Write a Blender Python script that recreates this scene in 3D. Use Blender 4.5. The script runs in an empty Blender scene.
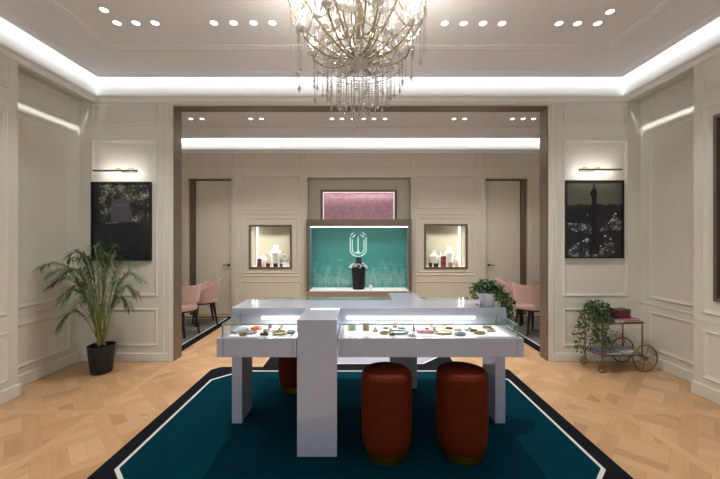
import bpy, math, random
from mathutils import Vector, Matrix
random.seed(7)
C = bpy.context.scene.collection
PI = math.pi
F, CX, CY, H = 340.0, 360.0, 239.5, 1.45          # lens of the photo: 17 mm, eye height 1.45 m

def PX(px, d): return (px - CX) * d / F
def PZ(py, d): return H + (CY - py) * d / F
def hexc(h):
    h = h.lstrip('#'); v = [int(h[i:i+2], 16)/255 for i in (0, 2, 4)]
    return tuple(c/12.92 if c <= .04045 else ((c+.055)/1.055)**2.4 for c in v)

# ------------------------------------------------------------------ materials
def mat(name, col, rough=.6, metal=0, noise=0, nscale=8, bump=0, bscale=60, spec=.5, emit=0, trans=0, sheen=0, coat=0):
    m = bpy.data.materials.new(name); m.use_nodes = True
    nt = m.node_tree; b = nt.nodes['Principled BSDF']
    c = hexc(col) if isinstance(col, str) else col
    b.inputs['Base Color'].default_value = (*c, 1)
    b.inputs['Roughness'].default_value = rough
    b.inputs['Metallic'].default_value = metal
    b.inputs['Specular IOR Level'].default_value = spec
    if trans: b.inputs['Transmission Weight'].default_value = trans
    if sheen:
        b.inputs['Sheen Weight'].default_value = sheen
        b.inputs['Sheen Tint'].default_value = (*[min(1, x*3) for x in c], 1)
    if coat: b.inputs['Coat Weight'].default_value = coat
    if emit:
        b.inputs['Emission Color'].default_value = (*c, 1); b.inputs['Emission Strength'].default_value = emit
    if noise or bump:
        tc = nt.nodes.new('ShaderNodeTexCoord')
    if noise:
        n = nt.nodes.new('ShaderNodeTexNoise'); n.inputs['Scale'].default_value = nscale; n.inputs['Detail'].default_value = 5
        nt.links.new(tc.outputs['Object'], n.inputs['Vector'])
        r = nt.nodes.new('ShaderNodeMix'); r.data_type = 'RGBA'
        r.inputs[6].default_value = (*[x*(1-noise) for x in c], 1); r.inputs[7].default_value = (*[min(1, x*(1+noise)) for x in c], 1)
        nt.links.new(n.outputs['Fac'], r.inputs[0]); nt.links.new(r.outputs[2], b.inputs['Base Color'])
    if bump:
        n = nt.nodes.new('ShaderNodeTexNoise'); n.inputs['Scale'].default_value = bscale; n.inputs['Detail'].default_value = 3
        nt.links.new(tc.outputs['Object'], n.inputs['Vector'])
        bp = nt.nodes.new('ShaderNodeBump'); bp.inputs['Strength'].default_value = bump; bp.inputs['Distance'].default_value = .01
        nt.links.new(n.outputs['Fac'], bp.inputs['Height']); nt.links.new(bp.outputs['Normal'], b.inputs['Normal'])
    return m

def glass_mat(name, tint, f0=.04, extra=0.0):
    m = bpy.data.materials.new(name); m.use_nodes = True; nt = m.node_tree; nt.nodes.clear()
    out = nt.nodes.new('ShaderNodeOutputMaterial'); mx = nt.nodes.new('ShaderNodeMixShader')
    t = nt.nodes.new('ShaderNodeBsdfTransparent'); t.inputs[0].default_value = (*tint, 1)
    g = nt.nodes.new('ShaderNodeBsdfGlossy'); g.inputs['Roughness'].default_value = .02
    lw = nt.nodes.new('ShaderNodeLayerWeight'); lw.inputs[0].default_value = .5
    pw = nt.nodes.new('ShaderNodeMath'); pw.operation = 'POWER'; pw.inputs[1].default_value = 5
    ma = nt.nodes.new('ShaderNodeMath'); ma.operation = 'MULTIPLY_ADD'; ma.inputs[1].default_value = .55; ma.inputs[2].default_value = .006 if extra else .025
    nt.links.new(lw.outputs['Facing'], pw.inputs[0]); nt.links.new(pw.outputs[0], ma.inputs[0])
    nt.links.new(ma.outputs[0], mx.inputs[0]); nt.links.new(t.outputs[0], mx.inputs[1]); nt.links.new(g.outputs[0], mx.inputs[2])
    nt.links.new(mx.outputs[0], out.inputs[0]); return m

def emit_mat(name, col, s):
    m = bpy.data.materials.new(name); m.use_nodes = True; nt = m.node_tree; nt.nodes.clear()
    out = nt.nodes.new('ShaderNodeOutputMaterial'); e = nt.nodes.new('ShaderNodeEmission')
    e.inputs[0].default_value = (*(hexc(col) if isinstance(col, str) else col), 1); e.inputs[1].default_value = s
    nt.links.new(e.outputs[0], out.inputs[0]); return m

def wood_floor_mat():
    m = bpy.data.materials.new('oak_parquet'); m.use_nodes = True; nt = m.node_tree; b = nt.nodes['Principled BSDF']
    at = nt.nodes.new('ShaderNodeAttribute'); at.attribute_name = 'tone'
    uv = nt.nodes.new('ShaderNodeUVMap'); uv.uv_map = 'UVMap'
    mp = nt.nodes.new('ShaderNodeMapping'); mp.inputs['Scale'].default_value = (2.2, 26, 1)
    n = nt.nodes.new('ShaderNodeTexNoise'); n.inputs['Scale'].default_value = 1.6; n.inputs['Detail'].default_value = 6; n.inputs['Distortion'].default_value = .6
    cr = nt.nodes.new('ShaderNodeValToRGB')
    cr.color_ramp.elements[0].color = (*hexc('#9C7350'), 1); cr.color_ramp.elements[1].color = (*hexc('#D8B48C'), 1)
    e = cr.color_ramp.elements.new(.5); e.color = (*hexc('#C29A70'), 1)
    ad = nt.nodes.new('ShaderNodeMath'); ad.operation = 'MULTIPLY_ADD'; ad.inputs[1].default_value = .30
    nt.links.new(uv.outputs[0], mp.inputs[0]); nt.links.new(mp.outputs[0], n.inputs['Vector'])
    nt.links.new(n.outputs['Fac'], ad.inputs[0]); nt.links.new(at.outputs['Fac'], ad.inputs[2])
    nt.links.new(ad.outputs[0], cr.inputs[0]); nt.links.new(cr.outputs[0], b.inputs['Base Color'])
    b.inputs['Roughness'].default_value = .34
    bp = nt.nodes.new('ShaderNodeBump'); bp.inputs['Strength'].default_value = .08; bp.inputs['Distance'].default_value = .003
    nt.links.new(n.outputs['Fac'], bp.inputs['Height']); nt.links.new(bp.outputs['Normal'], b.inputs['Normal'])
    return m

M = {}
M['wall'] = mat('warm_grey_wall_paint', '#DBD7CA', .5, noise=.03, nscale=1.5)
M['wall_taupe'] = mat('taupe_wall_paint', '#D0C8B6', .5, noise=.03, nscale=1.5)
M['ceiling'] = mat('ceiling_paint', '#E4E4E8', .75, noise=.02, nscale=1)
M['cornice'] = mat('white_cornice_paint', '#EDEBE6', .5)
M['bronze'] = mat('bronze_lining', '#7A6D5E', .38, metal=.35, noise=.08, nscale=3)
M['frame_bronze'] = mat('bronze_frame', '#6F5F4F', .4, metal=.3, noise=.06, nscale=9)
M['oak'] = wood_floor_mat()
M['joint'] = mat('dark_joint', '#6A4D33', .8)
M['teal'] = mat('teal_rug_pile', '#00303C', .95, noise=.25, nscale=5, bump=.4, bscale=180, spec=.04)
M['black_rug'] = mat('black_rug_pile', '#14161C', .95, bump=.4, bscale=180, spec=.1)
M['cream_rug'] = mat('cream_rug_line', '#D8D6CE', .9, bump=.3, bscale=180, spec=.1)
M['grey_rug'] = mat('grey_rug_pile', '#6D6964', .95, noise=.15, nscale=20, bump=.4, bscale=150, spec=.1)
M['pale_rug'] = mat('pale_grey_rug_pile', '#A5A2AC', .95, noise=.08, nscale=20, bump=.3, bscale=150, spec=.1)
M['lacquer'] = mat('white_lacquer', '#AFB3C2', .2, noise=.015, nscale=2, coat=.8)
M['case_white'] = mat('white_case_lining', '#F4F2EC', .6)
M['case_grey'] = mat('grey_case_rim', '#A9ACAE', .5)
M['glass'] = glass_mat('clear_glass', (.97, .99, .985))
M['pane'] = glass_mat('showcase_glass', (.98, .99, .985), 0, 1)
M['glass_edge'] = mat('green_glass_edge', '#86B8B0', .1, trans=.4)
M['led'] = emit_mat('white_led', (1, .98, .95), 3)
M['led_cool'] = emit_mat('cool_led', (.95, 1, .98), 5)
M['spot_lens'] = emit_mat('spotlight_lens', (1, .96, .9), 6)
M['white_trim'] = mat('white_fitting', '#E6E2DC', .4)
M['velvet'] = mat('rust_velvet', '#531C07', .85, noise=.18, nscale=14, bump=.15, bscale=90, spec=.1, sheen=.15)
M['velvet_dark'] = mat('rust_velvet_piping', '#4A190A', .85, spec=.2)
M['gold'] = mat('brushed_gold', '#B98A2E', .32, metal=1, noise=.1, nscale=12)
M['brass'] = mat('aged_brass', '#8F6C34', .35, metal=.9, noise=.15, nscale=20)
M['black'] = mat('matt_black', '#121315', .55)
M['pot_black'] = mat('charcoal_planter', '#1E2023', .6, noise=.1, nscale=20)
M['soil'] = mat('potting_soil', '#2B1E15', .95, noise=.3, nscale=60)
M['palm'] = mat('palm_leaf', '#4F663C', .5, noise=.35, nscale=7)
M['palm_stem'] = mat('palm_stem', '#8A8A48', .55, noise=.2, nscale=15)
M['ivy'] = mat('ivy_leaf', '#3F6130', .5, noise=.4, nscale=12)
M['ivy_dark'] = mat('dark_ivy_leaf', '#34492F', .5, noise=.4, nscale=12)
M['ivy_pale'] = mat('pale_leaf', '#7E9357', .5, noise=.3, nscale=12)
M['white_pot'] = mat('white_ceramic', '#DDDDE0', .35)
M['pink'] = mat('pink_velvet', '#CDADA6', .75, noise=.06, nscale=12, sheen=.3, spec=.25)
M['dark_leg'] = mat('black_stained_wood', '#17130F', .45)
M['walnut'] = mat('orange_wood', '#B06A35', .4, noise=.2, nscale=12)
M['steel'] = mat('dark_bronze_handle', '#4A4037', .35, metal=.8)
M['teal_back'] = None
M['white'] = mat('white_display', '#F2F0EC', .55)
M['pale_pink'] = mat('pale_pink_card', '#E6C3BF', .6)
M['red'] = mat('dark_red_box', '#6B2427', .5)
M['crimson'] = mat('crimson_case', '#8A3440', .4)
M['magenta'] = mat('magenta_cover', '#B0256E', .45)
M['brown_box'] = mat('brown_leather', '#5A2F22', .5, noise=.15, nscale=25)
M['grey_book'] = mat('grey_cover', '#8E8D99', .55, noise=.1, nscale=9)
M['navy_book'] = mat('dark_cover', '#2B2932', .5)
M['paper'] = mat('page_paper', '#E9E4D8', .7)
M['beige'] = mat('beige_card', '#B39D82', .6)
M['olive'] = mat('olive_gold_tray', '#9A8C5A', .35, metal=.5)
M['slate'] = mat('slate_teal_dish', '#6F8388', .4, metal=.2)
M['silver'] = mat('silver', '#C9CBCD', .2, metal=1)
M['chrome'] = mat('satin_nickel', '#8C8880', .3, metal=1)
M['orange'] = mat('coral_beads', '#D0633F', .4)
M['pink_book'] = mat('pink_leather', '#D58FA2', .5)
M['acrylic'] = glass_mat('acrylic', (.88, .9, .9))
M['bust_black'] = mat('black_bust_velvet', '#0E1114', .75, sheen=.1)
M['flame'] = emit_mat('candle_bulb', (1, .86, .68), 6)
M['amber'] = mat('gilded_glass_arm', '#8A8068', .4, metal=.35, noise=.25, nscale=30)
M['neon'] = emit_mat('white_neon', (.9, 1, .97), 1.3)
M['crystal'] = mat('cut_crystal', (.97, .96, .94), .04, trans=.5)

# teal backdrop with etched pale reeds
def backdrop_mat():
    m = mat('teal_etched_panel', '#2F8F86', .5); nt = m.node_tree; b = nt.nodes['Principled BSDF']
    tc = nt.nodes.new('ShaderNodeTexCoord'); n = nt.nodes.new('ShaderNodeTexNoise')
    n.inputs['Scale'].default_value = 6; n.inputs['Detail'].default_value = 4
    nt.links.new(tc.outputs['Object'], n.inputs['Vector'])
    r = nt.nodes.new('ShaderNodeMix'); r.data_type = 'RGBA'
    r.inputs[6].default_value = (*hexc('#3A8E86'), 1); r.inputs[7].default_value = (*hexc('#4CA298'), 1)
    nt.links.new(n.outputs['Fac'], r.inputs[0]); nt.links.new(r.outputs[2], b.inputs['Base Color'])
    return m
M['teal_back'] = backdrop_mat()
M['reed'] = mat('pale_etched_reed', '#8FB8B1', .6)

def pink_panel_mat():
    m = mat('pink_textured_panel', '#C795A3', .6, bump=.5, bscale=30); nt = m.node_tree; b = nt.nodes['Principled BSDF']
    tc = nt.nodes.new('ShaderNodeTexCoord'); n = nt.nodes.new('ShaderNodeTexNoise'); n.inputs['Scale'].default_value = 14; n.inputs['Detail'].default_value = 8; n.inputs['Distortion'].default_value = 1.2
    nt.links.new(tc.outputs['Object'], n.inputs['Vector'])
    cr = nt.nodes.new('ShaderNodeValToRGB'); cr.color_ramp.elements[0].position = .35; cr.color_ramp.elements[1].position = .65
    cr.color_ramp.elements[0].color = (*hexc('#B98996'), 1); cr.color_ramp.elements[1].color = (*hexc('#D0A3AE'), 1)
    nt.links.new(n.outputs['Fac'], cr.inputs[0]); nt.links.new(cr.outputs[0], b.inputs['Base Color'])
    return m
M['pink_panel'] = pink_panel_mat()

def speckle_mat(name, dark, light, scale, lo, hi, nscale=6):
    m = mat(name, dark, .45); nt = m.node_tree; b = nt.nodes['Principled BSDF']
    tc = nt.nodes.new('ShaderNodeTexCoord')
    v = nt.nodes.new('ShaderNodeTexNoise'); v.inputs['Scale'].default_value = scale; v.inputs['Detail'].default_value = 3
    w = nt.nodes.new('ShaderNodeTexNoise'); w.inputs['Scale'].default_value = nscale; w.inputs['Detail'].default_value = 2
    nt.links.new(tc.outputs['Object'], v.inputs['Vector']); nt.links.new(tc.outputs['Object'], w.inputs['Vector'])
    mu = nt.nodes.new('ShaderNodeMath'); mu.operation = 'MULTIPLY'
    nt.links.new(v.outputs['Fac'], mu.inputs[0]); nt.links.new(w.outputs['Fac'], mu.inputs[1])
    cr = nt.nodes.new('ShaderNodeValToRGB'); cr.color_ramp.elements[0].position = lo; cr.color_ramp.elements[1].position = hi
    cr.color_ramp.elements[0].color = (*hexc(dark), 1); cr.color_ramp.elements[1].color = (*hexc(light), 1)
    nt.links.new(mu.outputs[0], cr.inputs[0]); nt.links.new(cr.outputs[0], b.inputs['Base Color'])
    return m

# ------------------------------------------------------------------ mesh builder
class MB:
    def __init__(s): s.v = []; s.f = []; s.m = []; s.sm = []
    def add(s, verts, faces, mi=0, smooth=False):
        o = len(s.v); s.v += [tuple(p) for p in verts]
        for f in faces: s.f.append([i+o for i in f]); s.m.append(mi); s.sm.append(smooth)
        return s
    def box(s, x0, x1, y0, y1, z0, z1, mi=0):
        v = [(x0,y0,z0),(x1,y0,z0),(x1,y1,z0),(x0,y1,z0),(x0,y0,z1),(x1,y0,z1),(x1,y1,z1),(x0,y1,z1)]
        return s.add(v, [(0,3,2,1),(4,5,6,7),(0,1,5,4),(1,2,6,5),(2,3,7,6),(3,0,4,7)], mi)
    def prism(s, poly, z0, z1, mi=0, mside=None, mbot=None):
        n = len(poly); v = [(x,y,z0) for x,y in poly]+[(x,y,z1) for x,y in poly]
        s.add(v, [list(range(n))[::-1]], mi if mbot is None else mbot); b = len(s.v)-2*n
        s.f.append([b+n+i for i in range(n)]); s.m.append(mi); s.sm.append(False)
        for i in range(n):
            j = (i+1) % n; s.f.append([b+i, b+j, b+n+j, b+n+i]); s.m.append(mi if mside is None else mside); s.sm.append(False)
        return s
    def lathe(s, prof, n=32, c=(0,0,0), mi=0, smooth=True, sx=1, sy=1, capb=True, capt=True):
        o = len(s.v)
        for r, z in prof:
            for k in range(n):
                a = 2*PI*k/n; s.v.append((c[0]+r*sx*math.cos(a), c[1]+r*sy*math.sin(a), c[2]+z))
        for i in range(len(prof)-1):
            for k in range(n):
                k2 = (k+1) % n; s.f.append([o+i*n+k, o+i*n+k2, o+(i+1)*n+k2, o+(i+1)*n+k]); s.m.append(mi); s.sm.append(smooth)
        if capb and prof[0][0] > 1e-4: s.f.append([o+k for k in range(n)][::-1]); s.m.append(mi); s.sm.append(False)
        if capt and prof[-1][0] > 1e-4: s.f.append([o+(len(prof)-1)*n+k for k in range(n)]); s.m.append(mi); s.sm.append(False)
        return s
    def loft(s, secs, n=20, mi=0):
        # secs: (cx, cy, z, rx, ry)
        o = len(s.v)
        for cx, cy, z, rx, ry in secs:
            for k in range(n):
                a = 2*PI*k/n; s.v.append((cx+rx*math.cos(a), cy+ry*math.sin(a), z))
        for i in range(len(secs)-1):
            for k in range(n):
                k2 = (k+1) % n; s.f.append([o+i*n+k, o+i*n+k2, o+(i+1)*n+k2, o+(i+1)*n+k]); s.m.append(mi); s.sm.append(True)
        s.f.append([o+k for k in range(n)][::-1]); s.m.append(mi); s.sm.append(True)
        s.f.append([o+(len(secs)-1)*n+k for k in range(n)]); s.m.append(mi); s.sm.append(True)
        return s
    def tube(s, pts, r, n=8, mi=0, closed=False):
        pts = [Vector(p) for p in pts]; N = len(pts); o = len(s.v)
        rs = r if isinstance(r, (list, tuple)) else [r]*N
        up = None
        for i, p in enumerate(pts):
            if closed: t = pts[(i+1) % N]-pts[i-1]
            else: t = pts[min(i+1, N-1)]-pts[max(i-1, 0)]
            t.normalize()
            if up is None:
                up = Vector((0,0,1)) if abs(t.z) < .9 else Vector((1,0,0))
            a = up - t*up.dot(t)
            if a.length < 1e-5: a = t.orthogonal()
            a.normalize(); up = a; b = t.cross(a)
            for k in range(n):
                g = 2*PI*k/n; s.v.append(tuple(p + (a*math.cos(g)+b*math.sin(g))*rs[i]))
        for i in range(N if closed else N-1):
            j = (i+1) % N
            for k in range(n):
                k2 = (k+1) % n; s.f.append([o+i*n+k, o+i*n+k2, o+j*n+k2, o+j*n+k]); s.m.append(mi); s.sm.append(True)
        if not closed:
            s.f.append([o+k for k in range(n)][::-1]); s.m.append(mi); s.sm.append(False)
            s.f.append([o+(N-1)*n+k for k in range(n)]); s.m.append(mi); s.sm.append(False)
        return s
    def ball(s, c, r, mi=0, n=8, m=5, sz=1):
        prof = [(r*math.sin(PI*i/m), -r*sz*math.cos(PI*i/m)) for i in range(m+1)]
        prof[0] = (1e-5, prof[0][1]); prof[-1] = (1e-5, prof[-1][1])
        return s.lathe(prof, n, c, mi)
    def gem(s, c, r, h1, h2, n=6, mi=0):
        o = len(s.v); x, y, z = c
        s.v += [(x,y,z+h1), (x,y,z-h2)] + [(x+r*math.cos(2*PI*k/n), y+r*math.sin(2*PI*k/n), z) for k in range(n)]
        for k in range(n):
            a, b = o+2+k, o+2+(k+1) % n
            s.f += [[o, a, b], [o+1, b, a]]; s.m += [mi, mi]; s.sm += [False, False]
        return s
    def torus(s, c, R, r, n=28, k=8, axis='z', mi=0):
        pts = []
        for i in range(n):
            a = 2*PI*i/n; p = (R*math.cos(a), R*math.sin(a))
            pts.append({'z': (c[0]+p[0], c[1]+p[1], c[2]), 'y': (c[0]+p[0], c[1], c[2]+p[1]), 'x': (c[0], c[1]+p[0], c[2]+p[1])}[axis])
        return s.tube(pts, r, k, mi, True)
    def loops(s, loops, mi=0, fill_last=False, mis=None):
        n = len(loops[0]); o = len(s.v)
        for L in loops: s.v += [tuple(p) for p in L]
        for i in range(len(loops)-1):
            for k in range(n):
                k2 = (k+1) % n; s.f.append([o+i*n+k, o+i*n+k2, o+(i+1)*n+k2, o+(i+1)*n+k]); s.m.append(mi if mis is None else mis[i]); s.sm.append(False)
        if fill_last: s.f.append([o+(len(loops)-1)*n+k for k in range(n)]); s.m.append(mi if mis is None else mis[-1]); s.sm.append(False)
        return s
    def build(s, name, mats, parent=None, bevel=0, loc=None):
        me = bpy.data.meshes.new(name); me.from_pydata(s.v, [], s.f); me.update()
        for mt in (mats if isinstance(mats, (list, tuple)) else [mats]): me.materials.append(mt)
        me.polygons.foreach_set('material_index', s.m); me.polygons.foreach_set('use_smooth', s.sm)
        if any(s.sm):
            try: me.set_sharp_from_angle(angle=math.radians(50))
            except Exception: pass
        me.validate(); me.update()
        o = bpy.data.objects.new(name, me); C.objects.link(o)
        if parent is not None: o.parent = parent
        if loc is not None: o.location = loc
        if bevel:
            b = o.modifiers.new('bevel', 'BEVEL'); b.width = bevel; b.segments = 2; b.limit_method = 'ANGLE'; b.angle_limit = math.radians(40)
        return o

def tag(o, label, cat, group=None, kind=None):
    if label: o['label'] = label
    if cat: o['category'] = cat
    if group: o['group'] = group
    if kind: o['kind'] = kind
    return o
def thing(name, label, cat, loc=(0,0,0), rz=0, group=None):
    o = bpy.data.objects.new(name, None); C.objects.link(o); o.empty_display_size = .05
    o.location = loc; o.rotation_euler = (0, 0, rz)
    return tag(o, label, cat, group)
KIDS = {}
def copy_tree(o, parent=None):
    c = o.copy(); C.objects.link(c)
    if parent is not None: c.parent = parent
    for ch in [x for x in C.objects if x.parent == o]: copy_tree(ch, c)
    return c
def struct(name, mb, mats, label, cat): return tag(mb.build(name, mats), label, cat, None, 'structure')

# wall moulding: a profile swept round a rectangle in a wall plane
PROF = [(0, -.002), (0, .009), (.006, .012), (.013, .011), (.018, .005), (.030, .0045), (.034, .002), (.038, -.002)]
PROF_S = [(0, -.002), (0, .008), (.007, .010), (.014, .005), (.022, -.002)]
def ring(mb, fn, u0, u1, v0, v1, prof=PROF, mi=0):
    if u0 > u1: u0, u1 = u1, u0
    if v0 > v1: v0, v1 = v1, v0
    mb.loops([[fn(u0+a, v0+a, h), fn(u1-a, v0+a, h), fn(u1-a, v1-a, h), fn(u0+a, v1-a, h)] for a, h in prof], mi)
def slabs(mb, boxfn, u0, u1, v0, v1, holes, mi=0):
    us = sorted({u0, u1, *[h[0] for h in holes], *[h[1] for h in holes]}); vs = sorted({v0, v1, *[h[2] for h in holes], *[h[3] for h in holes]})
    for i in range(len(us)-1):
        j0 = None
        for j in range(len(vs)-1):
            uc, vc = (us[i]+us[i+1])/2, (vs[j]+vs[j+1])/2
            solid = not any(h[0] < uc < h[1] and h[2] < vc < h[3] for h in holes)
            if solid and j0 is None: j0 = j
            if not solid and j0 is not None: boxfn(us[i], us[i+1], vs[j0], vs[j]); j0 = None
        if j0 is not None: boxfn(us[i], us[i+1], vs[j0], vs[-1])

# ------------------------------------------------------------------ the shell
XW, XR = 3.16, 3.35            # front room: wall plane and recess plane
YB, YP, YP2, YK = -3.2, 4.06, 4.22, 6.45   # rear wall behind the camera, partition front/back, back wall
XB = 4.4                        # back room half width
ZC = 3.36

# floor: oak parquet panels with a diagonal basket weave
def clip(poly, x0, x1, y0, y1):
    for ax, lim, sg in ((0, x0, 1), (0, x1, -1), (1, y0, 1), (1, y1, -1)):
        out = []
        for i in range(len(poly)):
            a, b = poly[i], poly[(i+1) % len(poly)]; da, db = sg*(a[ax]-lim), sg*(b[ax]-lim)
            if da >= 0: out.append(a)
            if (da >= 0) != (db >= 0):
                t = da/(da-db); out.append((a[0]+(b[0]-a[0])*t, a[1]+(b[1]-a[1])*t))
        poly = out
        if len(poly) < 3: return []
    return poly
def build_floor():
    mb = MB(); tones = []; uvs = []; r2 = math.sqrt(.5); P = 1.1; hw = .036; s = .375; w = .1
    rnd = random.Random(3)
    def put(poly, ang, tone=None):
        poly2 = clip(poly, -XB-.1, XB+.1, YB-.1, YK+.2)
        if len(poly2) < 3: return
        cx = sum(p[0] for p in poly2)/len(poly2); cy = sum(p[1] for p in poly2)/len(poly2)
        ins = []
        for x, y in poly2:
            d = math.hypot(x-cx, y-cy)
            k = max(0, 1-.0007/max(d, .01)); ins.append((cx+(x-cx)*k, cy+(y-cy)*k))
        mb.add([(x, y, 0) for x, y in ins], [list(range(len(ins)))], 0)
        tones.append(rnd.uniform(.08, .64) if tone is None else tone+rnd.uniform(-.1, .1))
        c, sn = math.cos(ang), math.sin(ang); ou, ov = rnd.uniform(0, 50), rnd.uniform(0, 50)
        uvs.append([(x*c+y*sn+ou, -x*sn+y*c+ov) for x, y in ins])
    for ix in range(-5, 5):
        for iy in range(-6, 4):
            ox, oy = -2.2+P*(ix+2), 2.86+P*iy
            if ox > XB+.1 or ox+P < -XB-.1 or oy > YK+.2 or oy+P < YB-.1: continue
            put([(ox+hw, oy-hw), (ox+P-hw, oy-hw), (ox+P-hw, oy+hw), (ox+hw, oy+hw)], 0, .42)
            put([(ox-hw, oy-hw), (ox+hw, oy-hw), (ox+hw, oy+P-hw), (ox-hw, oy+P-hw)], PI/2, .42)
            mx, my = ox+P/2, oy+P/2
            def rot(u, v): return (mx+(u-v)*r2, my+(u+v)*r2)
            def rect(u0, u1, v0, v1, ang, tone=None):
                p = clip([rot(u0, v0), rot(u1, v0), rot(u1, v1), rot(u0, v1)], ox+hw, ox+P-hw, oy+hw, oy+P-hw)
                if len(p) >= 3: put(p, ang, tone)
            for i in range(-4, 5):
                for j in range(-4, 5):
                    if (i+j) % 2 == 0: rect((i-1)*s+w/2, (i+1)*s-w/2, j*s-w/2, j*s+w/2, PI/4, .3)
                    else: rect(i*s-w/2, i*s+w/2, (j-1)*s+w/2, (j+1)*s-w/2, 3*PI/4, .3)
                    a = (s-w)/3
                    for q in range(3):
                        if (i+j) % 2 == 0: rect(i*s+w/2, (i+1)*s-w/2, j*s+w/2+q*a, j*s+w/2+(q+1)*a, PI/4)
                        else: rect(i*s+w/2+q*a, i*s+w/2+(q+1)*a, j*s+w/2, (j+1)*s-w/2, 3*PI/4)
    npl = len(mb.f)
    mb.box(-XB-.1, XB+.1, YB-.1, YK+.2, -.12, -.0008, 1)
    me = bpy.data.meshes.new('floor'); me.from_pydata(mb.v, [], mb.f); me.materials.append(M['oak']); me.materials.append(M['joint'])
    me.polygons.foreach_set('material_index', mb.m)
    at = me.attributes.new('tone', 'FLOAT', 'FACE'); at.data.foreach_set('value', tones+[.3]*6)
    ul = me.uv_layers.new(name='UVMap'); flat = []
    for u in uvs:
        for a in u: flat += a
    flat += [0]*(2*len(me.loops)-len(flat)); ul.data.foreach_set('uv', flat)
    me.update(); o = bpy.data.objects.new('floor', me); C.objects.link(o)
    tag(o, 'light oak parquet floor laid in square panels of diagonal basket weave', 'floor', None, 'structure')
build_floor()

# left and right walls
Z_A, Z_S = 2.717, .70
def side_wall(sg, name, yp, holes):
    mb = MB()
    def bx(a, b, c, d): mb.box(min(sg*XW, sg*(XW+.5)), max(sg*XW, sg*(XW+.5)), a, b, c, d)
    slabs(mb, bx, YB-.2, yp, 0, 3.47, holes)
    mb.box(min(sg*XR, sg*(XR+.31)), max(sg*XR, sg*(XR+.31)), yp, YP, 0, 3.47)
    mb.box(min(sg*(XW), sg*(XR+.01)), max(sg*(XW), sg*(XR+.01)), yp, YP, 3.13, 3.47)      # soffit over the recess
    rec = lambda u, v, h: (sg*(XR-h), u, v)
    pil = lambda u, v, h: (sg*(XW-h), u, v)
    ring(mb, rec, yp+.10, 3.93, 2.815, 3.095)
    ring(mb, rec, yp+.10, 3.93, .775, 2.69)
    ring(mb, rec, yp+.10, 3.93, .19, .62)
    mb.box(min(sg*XR, sg*(XR-.006)), max(sg*XR, sg*(XR-.006)), yp, YP, .695, .705)
    for a, b in ((yp-1.55, yp-.09), (yp-3.15, yp-1.73), (yp-4.75, yp-3.33)):
        ring(mb, pil, a, b, 2.81, 3.085); ring(mb, pil, a, b, .18, .62)
        if not holes or not (holes[0][0] > a-.01 and holes[0][1] < b+.3): ring(mb, pil, a, b, .775, 2.64)
        else: ring(mb, pil, a, b, .775, 2.66)
    mb.box(min(sg*XW, sg*(XW-.004)), max(sg*XW, sg*(XW-.004)), YB, yp, Z_A-.004, Z_A+.004)
    mb.box(min(sg*XW, sg*(XW-.004)), max(sg*XW, sg*(XW-.004)), YB, yp, Z_S-.004, Z_S+.004)
    return struct(name, mb, M['wall'], None, None)
YPL, YPR = 3.14, 3.22
VH = (1.75, 3.03, .90, 2.555)
wl = side_wall(-1, 'wall_left', YPL, []); tag(wl, 'warm grey panelled wall on the left with a recessed bay', 'wall')
wr = side_wall(1, 'wall_right', YPR, [VH]); tag(wr, 'warm grey panelled wall on the right with a recessed bay', 'wall')
def baseboard(name, boxes, label, m=None):
    mb = MB()
    for b in boxes: mb.box(*b)
    o = struct(name, mb, m or M['wall'], label, 'baseboard')
    bv = o.modifiers.new('b', 'BEVEL'); bv.width = .006; bv.segments = 1
baseboard('baseboard_left', [(-XR, -XR+.018, YPL, YP-.012, 0, .12), (-XW, -XW+.018, YB, YPL, 0, .12), (-XR+.001, -XW+.018, YPL-.001, YPL+.016, 0, .12)], 'painted skirting along the left wall and round its pier')
baseboard('baseboard_right', [(XR-.018, XR, YPR, YP-.012, 0, .12), (XW-.018, XW, YB, YPR, 0, .12), (XW-.018, XR-.001, YPR-.001, YPR+.016, 0, .12)], 'painted skirting along the right wall and round its pier')

# partition with the wide opening
OX0, OX1, OZ = -2.227, 2.245, 3.045
mb = MB()
slabs(mb, lambda a, b, c, d: mb.box(a, b, YP, YP2, c, d), -XB-.2, XB+.2, 0, 3.47, [(OX0, OX1, -1, OZ)])
pf = lambda u, v, h: (u, YP-h, v)
k = YP/F
for x0, x1 in ((91.7, 157.5), (563.5, 627.5)):
    X0, X1 = (x0-CX)*k, (x1-CX)*k
    ring(mb, pf, X0, X1, 2.81, 3.08); ring(mb, pf, X0, X1, .775, 2.64); ring(mb, pf, X0, X1, .18, .625)
for a, b in ((-XR, (163-CX)*k), ((557-CX)*k, XR)):
    mb.box(a, b, YP-.003, YP, Z_A-.004, Z_A+.004); mb.box(a, b, YP-.003, YP, Z_S-.004, Z_S+.004)
for x in (163.5, 556.5): mb.box((x-CX)*k-.006, (x-CX)*k+.006, YP-.010, YP, .1, 3.085)
for a, b in ((OX0-.06, OX0-.03), (OX1+.03, OX1+.06)): mb.box(a, b, YP-.018, YP, 0, OZ+.012)
for a, b in ((OX0-.028, OX0), (OX1, OX1+.028)): mb.box(a, b, YP-.010, YP, 0, OZ+.012)
mb.box(OX0-.06, OX1+.06, YP-.018, YP, OZ+.012, OZ+.038)
struct('wall_partition', mb, M['wall'], 'panelled wall with the wide opening into the second room', 'wall')
mb = MB(); t = .012
mb.box(OX0, OX0+t, YP-.004, YP2+.004, 0, OZ); mb.box(OX1-t, OX1, YP-.004, YP2+.004, 0, OZ); mb.box(OX0+t, OX1-t, YP-.004, YP2+.004, OZ-t, OZ)
struct('trim_1', mb, M['bronze'], 'dark bronze lining of the wide opening', 'trim')
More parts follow.
